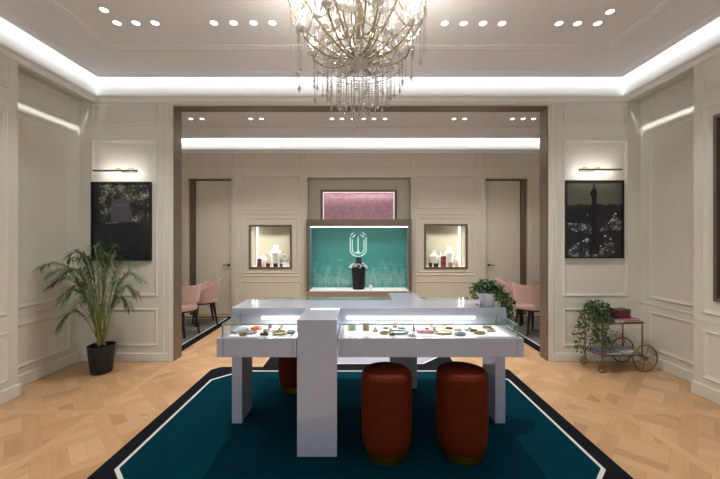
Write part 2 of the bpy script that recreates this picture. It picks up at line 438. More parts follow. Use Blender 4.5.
baseboard('baseboard_partition', [(-XR+.018, OX0-.062, YP-.018, YP, 0, .10), (OX1+.062, XR-.018, YP-.018, YP, 0, .10)], 'painted skirting either side of the wide opening')
WH = (-2.4, 2.4, .25, 2.75)
mb = MB(); slabs(mb, lambda a, b, c, d: mb.box(a, b, YB-.2, YB, c, d), -XR-.3, XR+.3, 0, 3.47, [WH])
struct('wall_rear', mb, M['wall'], 'plain warm grey wall closing the front room', 'wall')

# cornices with a concealed light slot, and the moulded ceilings
CORN = [(-.02, 3.49), (0, 3.47), (.006, 3.42), (.020, 3.33), (.042, 3.22), (.052, 3.172), (.052, 3.160), (.066, 3.155), (.066, 3.139), (.058, 3.136), (.016, 3.136), (.012, 3.132), (.012, 3.094), (.004, 3.088), (-.02, 3.088)]
def rect_loop(x0, x1, y0, y1, n, z): return [(x0+n, y0+n, z), (x1-n, y0+n, z), (x1-n, y1-n, z), (x0+n, y1-n, z)]
CEIL = [(.115, 3.42), (.115, 3.335), (.150, 3.335), (.155, 3.342), (.200, 3.345), (.215, 3.352), (.220, 3.358), (.64, 3.358), (.645, 3.346), (.675, 3.342), (.690, 3.348), (.72, 3.350), (.728, ZC)]
for nm, (x0, x1, y0, y1), la, ca in (('trim_2', (-XW, XW, YB, YP), 'white cornice of the front room lit from a concealed slot', 'front'), ('trim_3', (-XB, XB, YP2, YK), 'white cornice of the second room lit from a concealed slot', 'rear')):
    mb = MB(); mb.loops([rect_loop(x0, x1, y0, y1, n, z) for n, z in CORN])
    struct(nm, mb, M['cornice'], la, 'cornice')
    cm = MB(); cm.loops([rect_loop(x0, x1, y0, y1, n, z) for n, z in CEIL], 0, True)
    cm.loops([rect_loop(x0, x1, y0, y1, n, z) for n, z in ((.115, 3.42), (.5, 3.42))], 0, True)
    cm.box(x0-.05, x1+.05, y0-.05, y1+.05, 3.475, 3.52)
    struct('ceiling' if ca == 'front' else 'ceiling_back', cm, M['ceiling'], 'taupe grey ceiling with moulded borders ' + ('above the counter' if ca == 'front' else 'of the second room'), 'ceiling')

# ------------------------------------------------------------------ the back room's walls
s = YK/F
def bx_(px): return (px-CX)*s
def bz(py): return H+(CY-py)*s
DL = (bx_(188), bx_(231.5), -1, bz(178.5)); DR = (bx_(486), bx_(528), -1, bz(178.5))
CR = (bx_(307.5), bx_(411), -1, bz(177.5))
NL = (bx_(248.8), bx_(292), bz(269), bz(224.8)); NR = (bx_(424), bx_(467.6), bz(269), bz(224.0))
mb = MB()
slabs(mb, lambda a, b, c, d: mb.box(a, b, YK, YK+.12, c, d), -XB-.2, XB+.2, 0, 3.47, [DL, DR, CR, NL, NR])
mb.box(-XB-.2, XB+.2, YK+.55, YK+.65, 0, 3.47)
mb.box(CR[0]-.05, CR[1]+.05, YK+.22, YK+.30, 1.75, CR[3]+.1)
mb.box(CR[0]-.05, CR[0], YK+.1, YK+.24, 0, CR[3]+.05); mb.box(CR[1], CR[1]+.05, YK+.1, YK+.24, 0, CR[3]+.05); mb.box(CR[0], CR[1], YK+.1, YK+.24, CR[3], CR[3]+.05)
kf = lambda u, v, h: (u, YK-h, v)
def kr(x0, y0, x1, y1, p=PROF_S): ring(mb, kf, bx_(x0), bx_(x1), bz(y1), bz(y0), p)
for r in ((186.5, 152.3, 233.5, 167.5), (240, 152.3, 300.5, 167.5), (306, 152.3, 411, 167.5), (417, 152.3, 475.5, 167.5), (483.5, 152.3, 530, 167.5),
          (241.5, 176, 300, 209), (416.5, 175.5, 475.5, 208.5), (240.5, 214, 301, 276), (244.5, 218, 297.5, 273), (415.5, 214, 476, 275), (419.5, 217.5, 472.5, 272),
          (240.5, 281.5, 301, 309), (415.5, 281.5, 476, 309), (120, 177, 180, 309), (538, 177, 600, 309), (120, 152.3, 180, 167.5), (538, 152.3, 600, 167.5)): kr(*r)
for a, b in ((184, 236), (482, 532)):
    for x0, x1 in ((a, a+2), (b-2, b)): mb.box(bx_(x0), bx_(x1), YK-.012, YK, 0, bz(174))
    mb.box(bx_(a), bx_(b), YK-.012, YK, bz(175.5), bz(174))
for x in (304, 414.5): mb.box(bx_(x-.5), bx_(x+.5), YK-.008, YK, 0, bz(172))
mb.box(-XB, XB, YK-.006, YK, bz(171.8), bz(170.8))
struct('wall_back', mb, M['wall_taupe'], 'taupe panelled wall at the far end of the second room', 'wall')
mb = MB(); mb.box(-XB-.2, -XB, YP2, YK+.12, 0, 3.47); mb.box(XB, XB+.2, YP2, YK+.12, 0, 3.47)
struct('wall_side', mb, M['wall_taupe'], 'plain side walls of the second room behind the opening', 'wall')
baseboard('baseboard_back', [(a, b, YK-.016, YK, 0, .16) for a, b in ((-XB, DL[0]-.03), (DL[1]+.03, CR[0]-.02), (CR[1]+.02, DR[0]-.03), (DR[1]+.03, XB))], 'taupe skirting of the far wall', M['wall_taupe'])
for i, (D, la, hs) in enumerate(((DL, 'left', 1), (DR, 'right', -1))):
    mb = MB(); y = YK+.10
    a, b = (D[0]+.10, D[1]-.02) if hs > 0 else (D[0]+.02, D[1]-.10)
    mb.box(a, b, y, y+.05, .01, D[3]-.025)
    o = mb.build('door_%d' % (i+1), M['wall_taupe'], None, .004)
    tag(o, 'flush taupe door in the far wall, the one %s of the teal showcase' % la, 'door', None, 'structure')
    jb = MB(); jb.box(D[0], a-.006, YK+.06, YK+.2, 0, D[3]); jb.box(b+.006, D[1], YK+.06, YK+.2, 0, D[3]); jb.box(a-.006, b+.006, YK+.06, YK+.2, D[3]-.02, D[3])
    # side of the jamb that faces the middle of the room is bronze
    jb.build('door_frame', M['frame_bronze'], o)
    hx = (b-.07) if hs > 0 else (a+.07); hz = bz(265.3); hb = MB()
    hb.tube([(hx, y, hz), (hx, y-.045, hz), (hx-hs*.10, y-.045, hz)], .009, 8)
    hb.lathe([(.022, 0), (.022, .008)], 16, (hx, y, hz)) if False else hb.box(hx-.02, hx+.02, y-.008, y, hz-.02, hz+.02)
    hb.build('door_handle', M['steel'], o)
# ------------------------------------------------------------------ lamps
def area(loc, target, w, h, e, col=(1, .98, .96), spread=PI, name='lamp'):
    l = bpy.data.lights.new(name, 'AREA'); l.shape = 'RECTANGLE'; l.size = w; l.size_y = h; l.energy = e; l.color = col; l.spread = spread
    o = bpy.data.objects.new(name, l); C.objects.link(o); o.location = loc
    o.rotation_euler = (Vector(target)-Vector(loc)).to_track_quat('-Z', 'Y').to_euler(); return o
def strip(p0, p1, direction, width, e, col=(.90, .95, 1), spread=PI):
    """A straight LED strip from p0 to p1 shining along direction."""
    p0, p1, d = Vector(p0), Vector(p1), Vector(direction).normalized()
    x = (p1-p0).normalized(); z = -d; y = z.cross(x).normalized(); z = x.cross(y)
    l = bpy.data.lights.new('led_strip_lamp', 'AREA'); l.shape = 'RECTANGLE'; l.size = (p1-p0).length; l.size_y = width; l.energy = e; l.color = col; l.spread = spread
    o = bpy.data.objects.new('led_strip_lamp', l); C.objects.link(o)
    m = Matrix((x, y, z)).transposed().to_4x4(); m.translation = (p0+p1)/2; o.matrix_world = m; return o
def spot(loc, target, e, ang=70, blend=.6, col=(.99, .97, .97), r=.04):
    l = bpy.data.lights.new('spot_lamp', 'SPOT'); l.energy = e; l.spot_size = math.radians(ang); l.spot_blend = blend; l.color = col; l.shadow_soft_size = r
    o = bpy.data.objects.new('spot_lamp', l); C.objects.link(o); o.location = loc
    o.rotation_euler = (Vector(target)-Vector(loc)).to_track_quat('-Z', 'Y').to_euler(); return o
def cove(x0, x1, y0, y1, e):
    n, z = .118, 3.40; w = .03
    strip((x0+.1, y1-n, z), (x1-.1, y1-n, z), (0, 1, -.75), w, e*(x1-x0))
    strip((x0+.1, y0+n, z), (x1-.1, y0+n, z), (0, -1, -.75), w, e*(x1-x0))
    strip((x0+n, y0+.1, z), (x0+n, y1-.1, z), (-1, 0, -.75), w, e*(y1-y0))
    strip((x1-n, y0+.1, z), (x1-n, y1-.1, z), (1, 0, -.75), w, e*(y1-y0))
cove(-XW, XW, YB, YP, 2.7)
cove(-XB, XB, YP2, YK, 5.0)

for sg, yp in ((-1, YPL), (1, YPR)):  # narrow lamps added to draw the streaks of leaked cove light
    strip((sg*(XW-.045), yp+.02, 3.10), (sg*(XW-.045), YP-.02, 3.10), (sg*.235, 0, -.335), .008, .09, (.96, .98, 1), math.radians(7))
    spot((sg*3.172, YP-.020, 3.118), (sg*3.347, YP+.002, 2.73), 6, 10, .6, (.96, .98, 1), .004)
# recessed spotlights
sp_mb = MB(); sp_mb.lathe([(.022, .0), (.040, -.001), (.043, -.004), (.040, -.007), (.036, -.007), (.031, -.002)], 24)
ln = MB(); ln.lathe([(.0001, -.0025), (.030, -.0025)], 24, capb=False, capt=False)
sp0 = None
def place_spot(px, py, label, group, zc=ZC):
    global sp0
    d = (zc-H)*F/(CY-py); x = PX(px, d)
    if sp0 is None:
        sp0 = thing('recessed_spotlight', label, 'spotlight', (x, d, zc), 0, group)
        sp_mb.build('trim_ring', M['white_trim'], sp0); ln.build('lamp_lens', M['spot_lens'], sp0)
        return (x, d, zc)
    o = copy_tree(sp0); o.location = (x, d, zc); o['label'] = label; o['group'] = group
    return (x, d, zc)
ORD = ['first', 'second', 'third', 'fourth', 'fifth', 'sixth']
G1, G2 = 'recessed spotlights in the front ceiling', 'recessed spotlights in the second room ceiling'
place_spot(104, 9.7, 'single recessed spotlight at the far left, nearer the viewer than its row', G1)
place_spot(610, 11.4, 'single recessed spotlight at the far right, nearer the viewer than its row', G1)
for xs, where in (((117, 136, 155), 'of the trio nearest the left wall'), ((214, 233.5, 253.5, 272.5), 'of the four just left of the chandelier'),
                  ((444.7, 463.6, 483, 502), 'of the four just right of the chandelier'), ((559, 577.6, 597.7), 'of the trio nearest the right wall')):
    for q, x in enumerate(xs): place_spot(x, 22.7 if x < 400 else 23.2, '%s recessed spotlight from the left %s' % (ORD[q], where), G1)
for xs, where in (((191, 202), 'beside the left jamb of the opening'), ((250.7, 261.4), 'of the pair left of the row of six'), ((332, 342, 353, 363.5, 374, 385), 'of the row of six below the chandelier'),
                  ((454, 464.7), 'of the pair right of the row of six'), ((512.4, 523, 533.5), 'of the trio beside the right jamb of the opening')):
    for q, x in enumerate(xs): place_spot(x, 118.7, '%s far spotlight from the left %s' % (ORD[q], where), G2)
for x, y, e in ((-2.1, 3.0, 40), (2.1, 3.0, 40), (-.95, 3.0, 110), (.95, 3.0, 110), (-2.5, 1.2, 20), (2.5, 1.2, 20), (-2.3, -.8, 20), (2.3, -.8, 20)):
    spot((x, y, ZC-.03), (x*1.02, y+.02, 0), e, 110, .8)
for x, e in ((-2.6, 62), (-1.5, 52), (-.35, 52), (.35, 52), (1.5, 52), (2.6, 62)):
    spot((x, 5.28, ZC-.03), (x, 5.45, 0), e, 100, .8)

# unseen shop window added behind the viewer to give cool fill light
mb = MB()
for a, b in ((WH[0], WH[0]+.06), (-.03, .03), (WH[1]-.06, WH[1])): mb.box(a, b, YB-.12, YB-.04, WH[2], WH[3])
mb.box(WH[0], WH[1], YB-.12, YB-.04, WH[2], WH[2]+.06); mb.box(WH[0], WH[1], YB-.12, YB-.04, WH[3]-.06, WH[3])
wn = struct('added_window_1', mb, M['frame_bronze'], 'unseen bronze-framed shop window added for fill light, facing the second room', 'window')
gm = MB(); gm.box(WH[0]+.06, WH[1]-.06, YB-.09, YB-.08, WH[2]+.06, WH[3]-.06); gm.build('added_window_pane', M['glass'], wn)
area((0, YB-.25, (WH[2]+WH[3])/2), (0, 0, (WH[2]+WH[3])/2), WH[1]-WH[0], WH[3]-WH[2], 50, (.80, .88, 1), PI, 'daylight_fill')  # added fill lamp shining in through the unseen window
# ------------------------------------------------------------------ rugs
def chamfer(x0, x1, y0, y1, cf, cb):
    return [(x0+cf, y0), (x1-cf, y0), (x1, y0+cf), (x1, y1-cb), (x1-cb, y1), (x0+cb, y1), (x0, y1-cb), (x0, y0+cf)]
def rug(name, x0, x1, y0, y1, b, ln_, c_out, c_in, mid, label, h=.008):
    r = thing(name, label, 'rug', ((x0+x1)/2, (y0+y1)/2, 0)); ox, oy = (x0+x1)/2, (y0+y1)/2
    L = [(0, c_out), (b, c_in), (b+ln_, c_in-ln_*.42)]
    P = [chamfer(x0+a-ox, x1-a-ox, y0+a-oy, y1-a-oy, max(c, .002), max(c, .002)) for a, c in L]
    mb = MB(); mb.loops([[(x, y, 0) for x, y in P[0]], [(x, y, h) for x, y in P[0]], [(x, y, h) for x, y in P[1]]]); mb.build('border', M['black_rug'], r)
    mb = MB(); mb.loops([[(x, y, h) for x, y in P[1]], [(x, y, h) for x, y in P[2]]]); mb.build('border_line', M['cream_rug'], r)
    mb = MB(); mb.add([(x, y, h) for x, y in P[2]], [list(range(8))]); mb.build('field', mid, r)
    return r
rug('rug', -1.65, 1.65, 1.78, 3.85, .11, .022, .08, .24, M['teal'], 'large teal rug with a black border and cream line under the display counter')
rug('rug', -1.10, 1.10, 3.856, 5.6, .085, .022, .01, .28, M['pale_rug'], 'pale grey rug with black border running through the opening behind the counter')
rug('rug', -4.2, -2.31, 4.35, 6.38, .12, .022, .01, .02, M['grey_rug'], 'grey rug with black border under the pink chairs left of the opening')
rug('rug', 2.31, 4.2, 4.35, 6.38, .12, .022, .01, .02, M['grey_rug'], 'grey rug with black border under the pink chairs right of the opening')
RZ = .008

# ------------------------------------------------------------------ display counter
TX, TY = .0675, 2.83
ctr = thing('display_counter', 'white lacquer jewellery counter with glazed cases on the teal rug', 'display counter', (TX, TY, RZ))
zt, zb, zm, zg = .916-RZ, .666-RZ, .792-RZ, .879-RZ
MB().box(-1.0725, 1.0725, -.18, .18, zb, zt).build('central_top', M['lacquer'], ctr, .0015)
for sg in (1, -1):
    r = lambda x0, x1, y0, y1: (min(sg*x0, sg*x1), max(sg*x0, sg*x1), min(sg*y0, sg*y1), max(sg*y0, sg*y1))
    mb = MB(); mb.add(*(lambda P: ([(a, b, c) for a in (sg*-.4855, sg*-.2205) for b, c in P], [[0, 1, 2, 3, 4, 5], [11, 10, 9, 8, 7, 6]] + [[i, i+6, (i+1) % 6+6, (i+1) % 6] for i in range(6)]))(
        [(sg*-.574, 0), (sg*-.574, zt), (sg*-.1805, zt), (sg*-.1805, zb), (sg*-.46, zb), (sg*-.46, 0)]))
    mb.build('column', M['lacquer'], ctr, .0015)
    MB().box(*(-1.0725, -.9925, -.165, .095) if sg > 0 else (.9925, 1.0725, -.165, .115), 0, zb).build('leg', M['lacquer'], ctr, .003)
    for a, b, chx in ((-.4905, -1.022, -1), (-.2155, 1.022, 1)):
        # a = end by the column, b = outer end with a chamfered corner
        y0, y1, c = -.562, -.181, .004
        def poly(ins, cc=c, ia=0):
            aa, bb = a+chx*(ins if ia else .0005)*1.0, b-chx*ins
            p = [(aa, y0+ins), (bb-chx*cc, y0+ins), (bb, y0+ins+cc), (bb, y1), (aa, y1)]
            p = [(sg*x, sg*y) for x, y in p]
            return p if chx > 0 else p[::-1]
        mb = MB(); mb.prism(poly(0), zb, zm-.008, 0)
        P0, P1, P2 = poly(0), poly(.03, .004, 1), poly(.055, .004, 1)
        mb.loops([[(x, y, zm-.008) for x, y in P0], [(x, y, zm) for x, y in P0], [(x, y, zm) for x, y in P1]], 0)
        mb.loops([[(x, y, zm) for x, y in P1], [(x, y, zm-.004) for x, y in P1], [(x, y, zm-.004) for x, y in P2]], 1)
        mb.add([(x, y, zm-.004) for x, y in P2], [list(range(5))], 2)
        bxo = mb.build('display_case', [M['lacquer'], M['case_grey'], M['case_white']], ctr)
        for e0, e1 in ((a+chx*.001, a+chx*.020), (b-chx*.042, b-chx*.0005)):
            ep_ = MB(); ep_.box(*r(e0, e1, y0-.006, y0-.0005), zb, zm-.001); ep_.build('end_panel', M['lacquer'], bxo)
        fp = MB(); xs = (a+chx*.025, b-chx*.047)
        q = r(xs[0], xs[1], y0-.006, y0-.0005); fp.box(*q, zb, zm-.001); fp.build('front_panel', M['lacquer'], bxo, .002)
        # glass cover: lid and upright panes with green edges
        gl = MB(); th = .008; G0, G1_ = poly(.022, .004), poly(.022+th, .0025)
        gl.prism(G0, zg-th, zg, 0, 1, 0)
        gl.m[2+(3 if chx > 0 else 0)] = 0
        for i in (0, 1, 2):
            i2 = i if chx > 0 else 3-i; j2 = i2+1
            A, B, A2, B2 = G0[i2], G0[j2], G1_[i2], G1_[j2]
            gl.add([(*A, zm), (*B, zm), (*B2, zm), (*A2, zm), (*A, zg-th), (*B, zg-th), (*B2, zg-th), (*A2, zg-th)],
                   [(0, 1, 5, 4), (2, 3, 7, 6)], 0)
            gl.add([(*A, zm), (*A2, zm), (*A2, zg-th), (*A, zg-th), (*B, zm), (*B2, zm), (*B2, zg-th), (*B, zg-th)], [(0, 1, 2, 3), (7, 6, 5, 4)], 1)
        gl.build('glass_cover', [M['glass'], M['glass_edge']], bxo)
        # LED batten on the face of the central top
        x0, x1 = a+chx*.04, b-chx*.19
        nseg = max(4, int(abs(x1-x0)/.12)); w = (x1-x0)/nseg
        for i in range(nseg):
            lb = MB(); lb.box(*r(x0+w*(i+.02), x0+w*(i+.98), y1-.010, y1-.0005), zg-.046, zg-.026); lo_ = lb.build('led_batten', M['led'], bxo)
            db = MB(); db.box(*r(x0+w*(i+.18), x0+w*(i+.8), y1-.0112, y1-.0101), zg-.034, zg-.029); db.build('batten_slot', M['case_grey'], bxo)
        X0, X1 = sorted((sg*x0, sg*x1))
        strip((TX+X0, TY+sg*(y1-.03), RZ+zg-.016), (TX+X1, TY+sg*(y1-.03), RZ+zg-.016), (0, -sg*.75, -1), .02, 2.6*abs(x1-x0), (1, .97, .92))

# ------------------------------------------------------------------ stools
def make_stool(label, loc):
    t = thing('stool', label, 'stool', loc, 0, 'rust velvet stools at the counter')
    mb = MB(); mb.lathe([(.138, .056), (.150, .062), (.160, .085), (.167, .13), (.1705, .22), (.172, .34), (.1715, .45), (.169, .52), (.166, .540), (.158, .549), (.152, .551)], 48, capt=False)
    mb.build('upholstered_body', M['velvet'], t)
    mb = MB(); mb.lathe([(.152, .551), (.149, .556), (.142, .559), (.10, .562), (.05, .563), (.0001, .5635)], 48, capb=False); mb.build('seat_pad', M['velvet'], t)
    mb = MB(); mb.torus((0, 0, .552), .153, .0035, 48, 6); mb.build('piping', M['velvet_dark'], t)
    t.scale = (1, 1, 1.01)
    mb = MB(); mb.lathe([(.136, 0), (.140, .002), (.140, .054), (.136, .057)], 48); mb.build('metal_base', M['gold'], t)
    return t
st = make_stool('rust velvet drum stool in front of the counter, next to the white column', (.179, 2.298, RZ))
for la, lo in (('rust velvet drum stool in front of the counter near its right leg', (.690, 2.306, RZ)), ('rust velvet drum stool on the far side of the counter, behind its white column', (-.622, 3.31, RZ))):
    c = copy_tree(st); c.location = lo; c['label'] = la

# ------------------------------------------------------------------ leaves
def leaf(mb, base, d, up, L, W, mi=0, fold=.25):
    d = d.normalized(); sd = d.cross(up)
    if sd.length < 1e-4: sd = d.orthogonal()
    sd.normalize(); n = sd.cross(d).normalized()
    def p(a, b, h): return base + d*(a*L) + sd*(b*W) + n*(h*W)
    v = [p(0, 0, 0), p(.3, .5, fold), p(.65, .42, fold*.8), p(1, 0, -.15), p(.65, -.42, fold*.8), p(.3, -.5, fold), p(.5, 0, 0)]
    mb.add(v, [(0, 6, 1), (1, 6, 2), (2, 6, 3), (0, 5, 6), (5, 4, 6), (4, 3, 6)], mi, True)
def rvec(r=1): return Vector((random.gauss(0, r), random.gauss(0, r), random.gauss(0, r)))

# palm
pt = thing('potted_palm', 'tall potted palm with arching fronds in a charcoal planter before the left wall', 'potted palm', (PX(101.5, 3.72), 3.72, 0))
mb = MB(); mb.lathe([(.096, 0), (.100, .004), (.129, .29), (.131, .30), (.122, .30), (.118, .26)], 36, capt=False); mb.build('planter', M['pot_black'], pt)
mb = MB(); mb.lathe([(.0001, .270), (.120, .265)], 30, capb=False, capt=False); mb.build('soil', M['soil'], pt)
random.seed(11)
FR = [  # tip dx, dy, z and lift of the arch
    (-.47, -.20, 1.17, .16), (-.40, .02, 1.22, .16), (-.15, .06, 1.36, .10), (-.22, -.12, 1.30, .10), (.10, .04, 1.34, .12), (.22, -.10, 1.26, .16), (.36, -.04, 1.16, .20), (.43, .02, 1.00, .28), (.40, -.20, .92, .28),
    (-.40, -.16, .98, .24), (-.30, .06, .74, .34), (-.24, -.26, .56, .36), (.30, .02, .70, .34), (-.04, -.36, 1.10, .20), (.12, -.36, .88, .30), (-.14, -.34, .84, .30), (.26, -.26, 1.06, .22), (-.30, -.30, 1.10, .18), (.02, .10, 1.24, .14), (.20, -.32, .66, .34), (-.34, -.10, 1.08, .2), (.14, -.16, 1.20, .12), (-.10, -.16, 1.26, .1), (-.36, -.04, .86, .3), (.36, .04, .84, .3)]
for (dx, dy, tz, lift) in FR:
    fb = MB(); b0 = Vector((random.uniform(-.045, .045), random.uniform(-.035, .035), .31))
    p1 = Vector((dx*.30, dy*.30, .31+(tz-.31)*.70)); p2 = Vector((dx*.50, dy*.50, tz+lift)); p3 = Vector((dx, dy, tz))
    bzq = lambda q: b0*(1-q)**3+p1*3*q*(1-q)**2+p2*3*q*q*(1-q)+p3*q**3
    pts = [bzq(i/24) for i in range(25)]
    fb.tube(pts, [.0052*(1-i/26)+.0012 for i in range(25)], 5, 1)
    nl = 36
    for i in range(nl+1):
        f = i/nl; q = .42+.575*f; p = bzq(q); tdir = (bzq(min(1, q+.01))-bzq(q-.01)).normalized()
        side = tdir.cross(Vector((0, 0, 1)))
        if side.length < .05: side = Vector((1, 0, 0))
        side.normalize()
        L = (.075+.115*math.sin(PI*min(1, .12+f*.80)))*random.uniform(.85, 1.1)
        for sgn in (1, -1):
            ld = (tdir*random.uniform(.7, 1.1)+side*sgn*random.uniform(.8, 1)+Vector((0, 0, random.uniform(-.45, .1)))).normalized()
            mid = p+ld*L*.5; tip = p+ld*L+Vector((0, 0, -.22*L))
            for vv in (mid, tip):
                if vv.x < -.505: vv.x = -.505
            wv = ld.cross(Vector((0, 0, 1))).normalized()*.0042
            fb.add([p-wv*.4, p+wv*.4, mid+wv, mid-wv, tip], [(0, 1, 2, 3), (3, 2, 4)], 0, False)
    fb.build('frond', [M['palm'], M['palm_stem']], pt)
for q in range(4):
    a = q*1.6; sb = MB(); x, y = .035*math.cos(a), .035*math.sin(a)
    sb.tube([(x, y, .29), (x*1.3, y*1.3, .42), (x*1.2+.01*math.cos(a*3), y*1.2, .60)], [.009, .008, .005], 7); sb.build('stem', M['palm_stem'], pt)

def trailing_plant(t, zsoil, rpot, strands, m_leaf, top_n, top_r, top_h, leafL, seed):
    random.seed(seed)
    fb = MB(); sb = MB()
    for _ in range(top_n):
        a = random.uniform(0, 2*PI); e = random.random()**.5
        p = Vector((math.cos(a)*top_r*e, math.sin(a)*top_r*e, zsoil+random.uniform(0, top_h)*(1-.6*e*e)))
        d = Vector((math.cos(a), math.sin(a), random.uniform(-.6, .5)))+rvec(.5)
        leaf(fb, p, d, Vector((0, 0, 1))+rvec(.4), leafL*random.uniform(.6, 1.2), leafL*random.uniform(.6, 1.0), random.choice((0, 0, 1)))
    for path, dens in strands:
        pts = [Vector(p) for p in path]; P = []
        for i in range(len(pts)-1):
            for q in range(8): P.append(pts[i].lerp(pts[i+1], q/8)+rvec(.004))
        P.append(pts[-1]); sb.tube(P, .0022, 4)
        for p in P:
            for _ in range(dens):
                d = rvec(1); d.z -= .5
                leaf(fb, p+rvec(.016), d, Vector((0, 0, 1))+rvec(.6), leafL*random.uniform(.5, 1.05), leafL*random.uniform(.5, .9), random.choice((0, 0, 1)))
    fb.build('foliage', m_leaf, t); sb.build('vine_stems', M['palm_stem'], t)

iv = thing('potted_ivy', 'trailing ivy in a white pot on the right end of the counter top', 'potted plant', (PX(487, 2.76), 2.76, .916))
mb = MB(); mb.lathe([(.050, 0), (.054, .003), (.066, .098), (.068, .104), (.062, .104), (.060, .085)], 32, capt=False); mb.build('plant_pot', M['white_pot'], iv)
mb = MB(); mb.lathe([(.0001, .09), (.060, .088)], 24, capb=False, capt=False); mb.build('soil', M['soil'], iv)
trailing_plant(iv, .105, .06, [
    ([(.03, -.01, .13), (.10, -.02, .12), (.15, -.03, .02), (.165, -.05, -.06)], 2), ([(.04, 0, .14), (.12, .02, .10), (.17, .0, .0), (.18, -.02, -.10)], 2),
    ([(.02, -.02, .12), (.09, -.05, .08), (.125, -.06, .0), (.15, -.08, -.03)], 2), ([(.04, .02, .15), (.13, .03, .14), (.19, .02, .05), (.19, 0, -.08)], 2),
    ([(-.03, -.01, .13), (-.09, -.02, .13), (-.13, -.03, .09), (-.12, -.03, .05)], 1), ([(-.02, 0, .14), (-.07, .02, .15), (-.12, .03, .12)], 1), ([(.05, .02, .12), (.17, .01, .08), (.21, 0, .04)], 1)],
    [M['ivy'], M['ivy_dark']], 210, .088, .11, .038, 5)

# ------------------------------------------------------------------ bar cart in the right corner
ct = thing('bar_cart', 'two-tier brass bar cart with two large wheels before the right-hand wall', 'bar cart', (2.86, 3.845, 0), math.radians(5))
cw, cd = .235, .125
for sx in (-1, 1):
    for sy in (-1, 1):
        mb = MB(); z0 = .085 if sx < 0 else .15
        mb.tube([(sx*cw, sy*cd, z0), (sx*cw, sy*cd, .555)], .0075, 10); mb.build('post', M['brass'], ct)
for z, nm in ((.535, 'upper_tray'), (.185, 'lower_tray')):
    mb = MB(); mb.box(-cw-.01, cw+.01, -cd-.006, cd+.006, z-.012, z); mb.build(nm, M['grey_book'] if nm == 'lower_tray' else M['brass'], ct, .002)
    mb = MB(); mb.tube([(-cw-.012, -cd-.008, z-.002), (cw+.012, -cd-.008, z-.002), (cw+.012, cd+.008, z-.002), (-cw-.012, cd+.008, z-.002)], .007, 8, 0, True); mb.build('tray_rail', M['brass'], ct)
for sy in (-1, 1):
    mb = MB(); y = sy*(cd+.022); mb.torus((cw+.015, y, .150), .143, .0075, 40, 8, 'y')
    wh = mb.build('wheel', M['brass'], ct)
    mb = MB(); mb.torus((cw+.015, y, .150), .022, .006, 16, 8, 'y'); mb.tube([(cw+.015, y-.012, .15), (cw+.015, y+.012, .15)], .012, 10); mb.build('hub', M['brass'], wh)
    for q in range(6):
        a = q*PI/3+.25; sp = MB(); sp.tube([(cw+.015+.02*math.cos(a), y, .15+.02*math.sin(a)), (cw+.015+.14*math.cos(a), y, .15+.14*math.sin(a))], .0035, 6); sp.build('spoke', M['brass'], wh)
    mb = MB(); x = -cw-.012; mb.torus((x, y-.012*sy, .046), .040, .006, 24, 8, 'y'); cs = mb.build('caster', M['brass'], ct)
    mb = MB(); mb.tube([(x, y-.012*sy-.012, .046), (x, y-.012*sy+.012, .046)], .008, 8)
    for q in range(4):
        a = q*PI/2+.4; mb.tube([(x, y-.012*sy, .046), (x+.038*math.cos(a), y-.012*sy, .046+.038*math.sin(a))], .003, 5)
    mb.tube([(x, y-.012*sy-.010, .046), (x, y-.012*sy-.010, .090), (x+.012, sy*cd, .095)], .005, 6); mb.build('fork', M['brass'], cs)
mb = MB(); mb.tube([(cw+.015, -cd-.03, .15), (cw+.015, cd+.03, .15)], .007, 8); mb.build('axle', M['brass'], ct)
mb = MB(); mb.tube([(-cw, -cd, .55), (-cw-.03, -cd, .585), (-cw-.065, -cd, .60), (-cw-.075, 0, .605), (-cw-.065, cd, .60), (-cw-.03, cd, .585), (-cw, cd, .55)], .0065, 8); mb.build('handle', M['brass'], ct)
RC = Matrix.Rotation(math.radians(5), 4, 'Z')
def oncart(x, y, z): return tuple(Vector((2.86, 3.845, 0)) + RC @ Vector((x, y, z)))
tp = thing('trailing_plant', 'dark green trailing plant spilling over the left end of the brass cart', 'potted plant', oncart(-.185, 0, .5352))
mb = MB(); mb.lathe([(.048, 0), (.062, .07), (.060, .075), (.055, .06)], 24, capt=False); mb.build('plant_pot', M['pot_black'], tp)
mb = MB(); mb.lathe([(.0001, .066), (.057, .064)], 20, capb=False, capt=False); mb.build('soil', M['soil'], tp)
random.seed(3); SS = []
for q in range(11):
    x = -.16+.016*q+random.uniform(-.01, .01); y = -.12-random.uniform(.02, .06); zb_ = random.uniform(-.30, -.17)
    SS.append(([(x*.3, -.03, .10), (x*.9, -.12, .075), (x, y, -.02), (x+random.uniform(-.02, .02), y, zb_*.6), (x+random.uniform(-.03, .03), y, zb_)], 1))
for q in range(7):
    y = -.10+.03*q; SS.append(([(-.03, y*.4, .10), (-.13, y, .09), (-.165, y, -.04), (-.18-random.uniform(0, .05), y, -.16), (-.19-random.uniform(0, .05), y, -.33)], 1))
trailing_plant(tp, .075, .06, SS, [M['ivy_dark'], M['ivy']], 330, .125, .17, .036, 8)

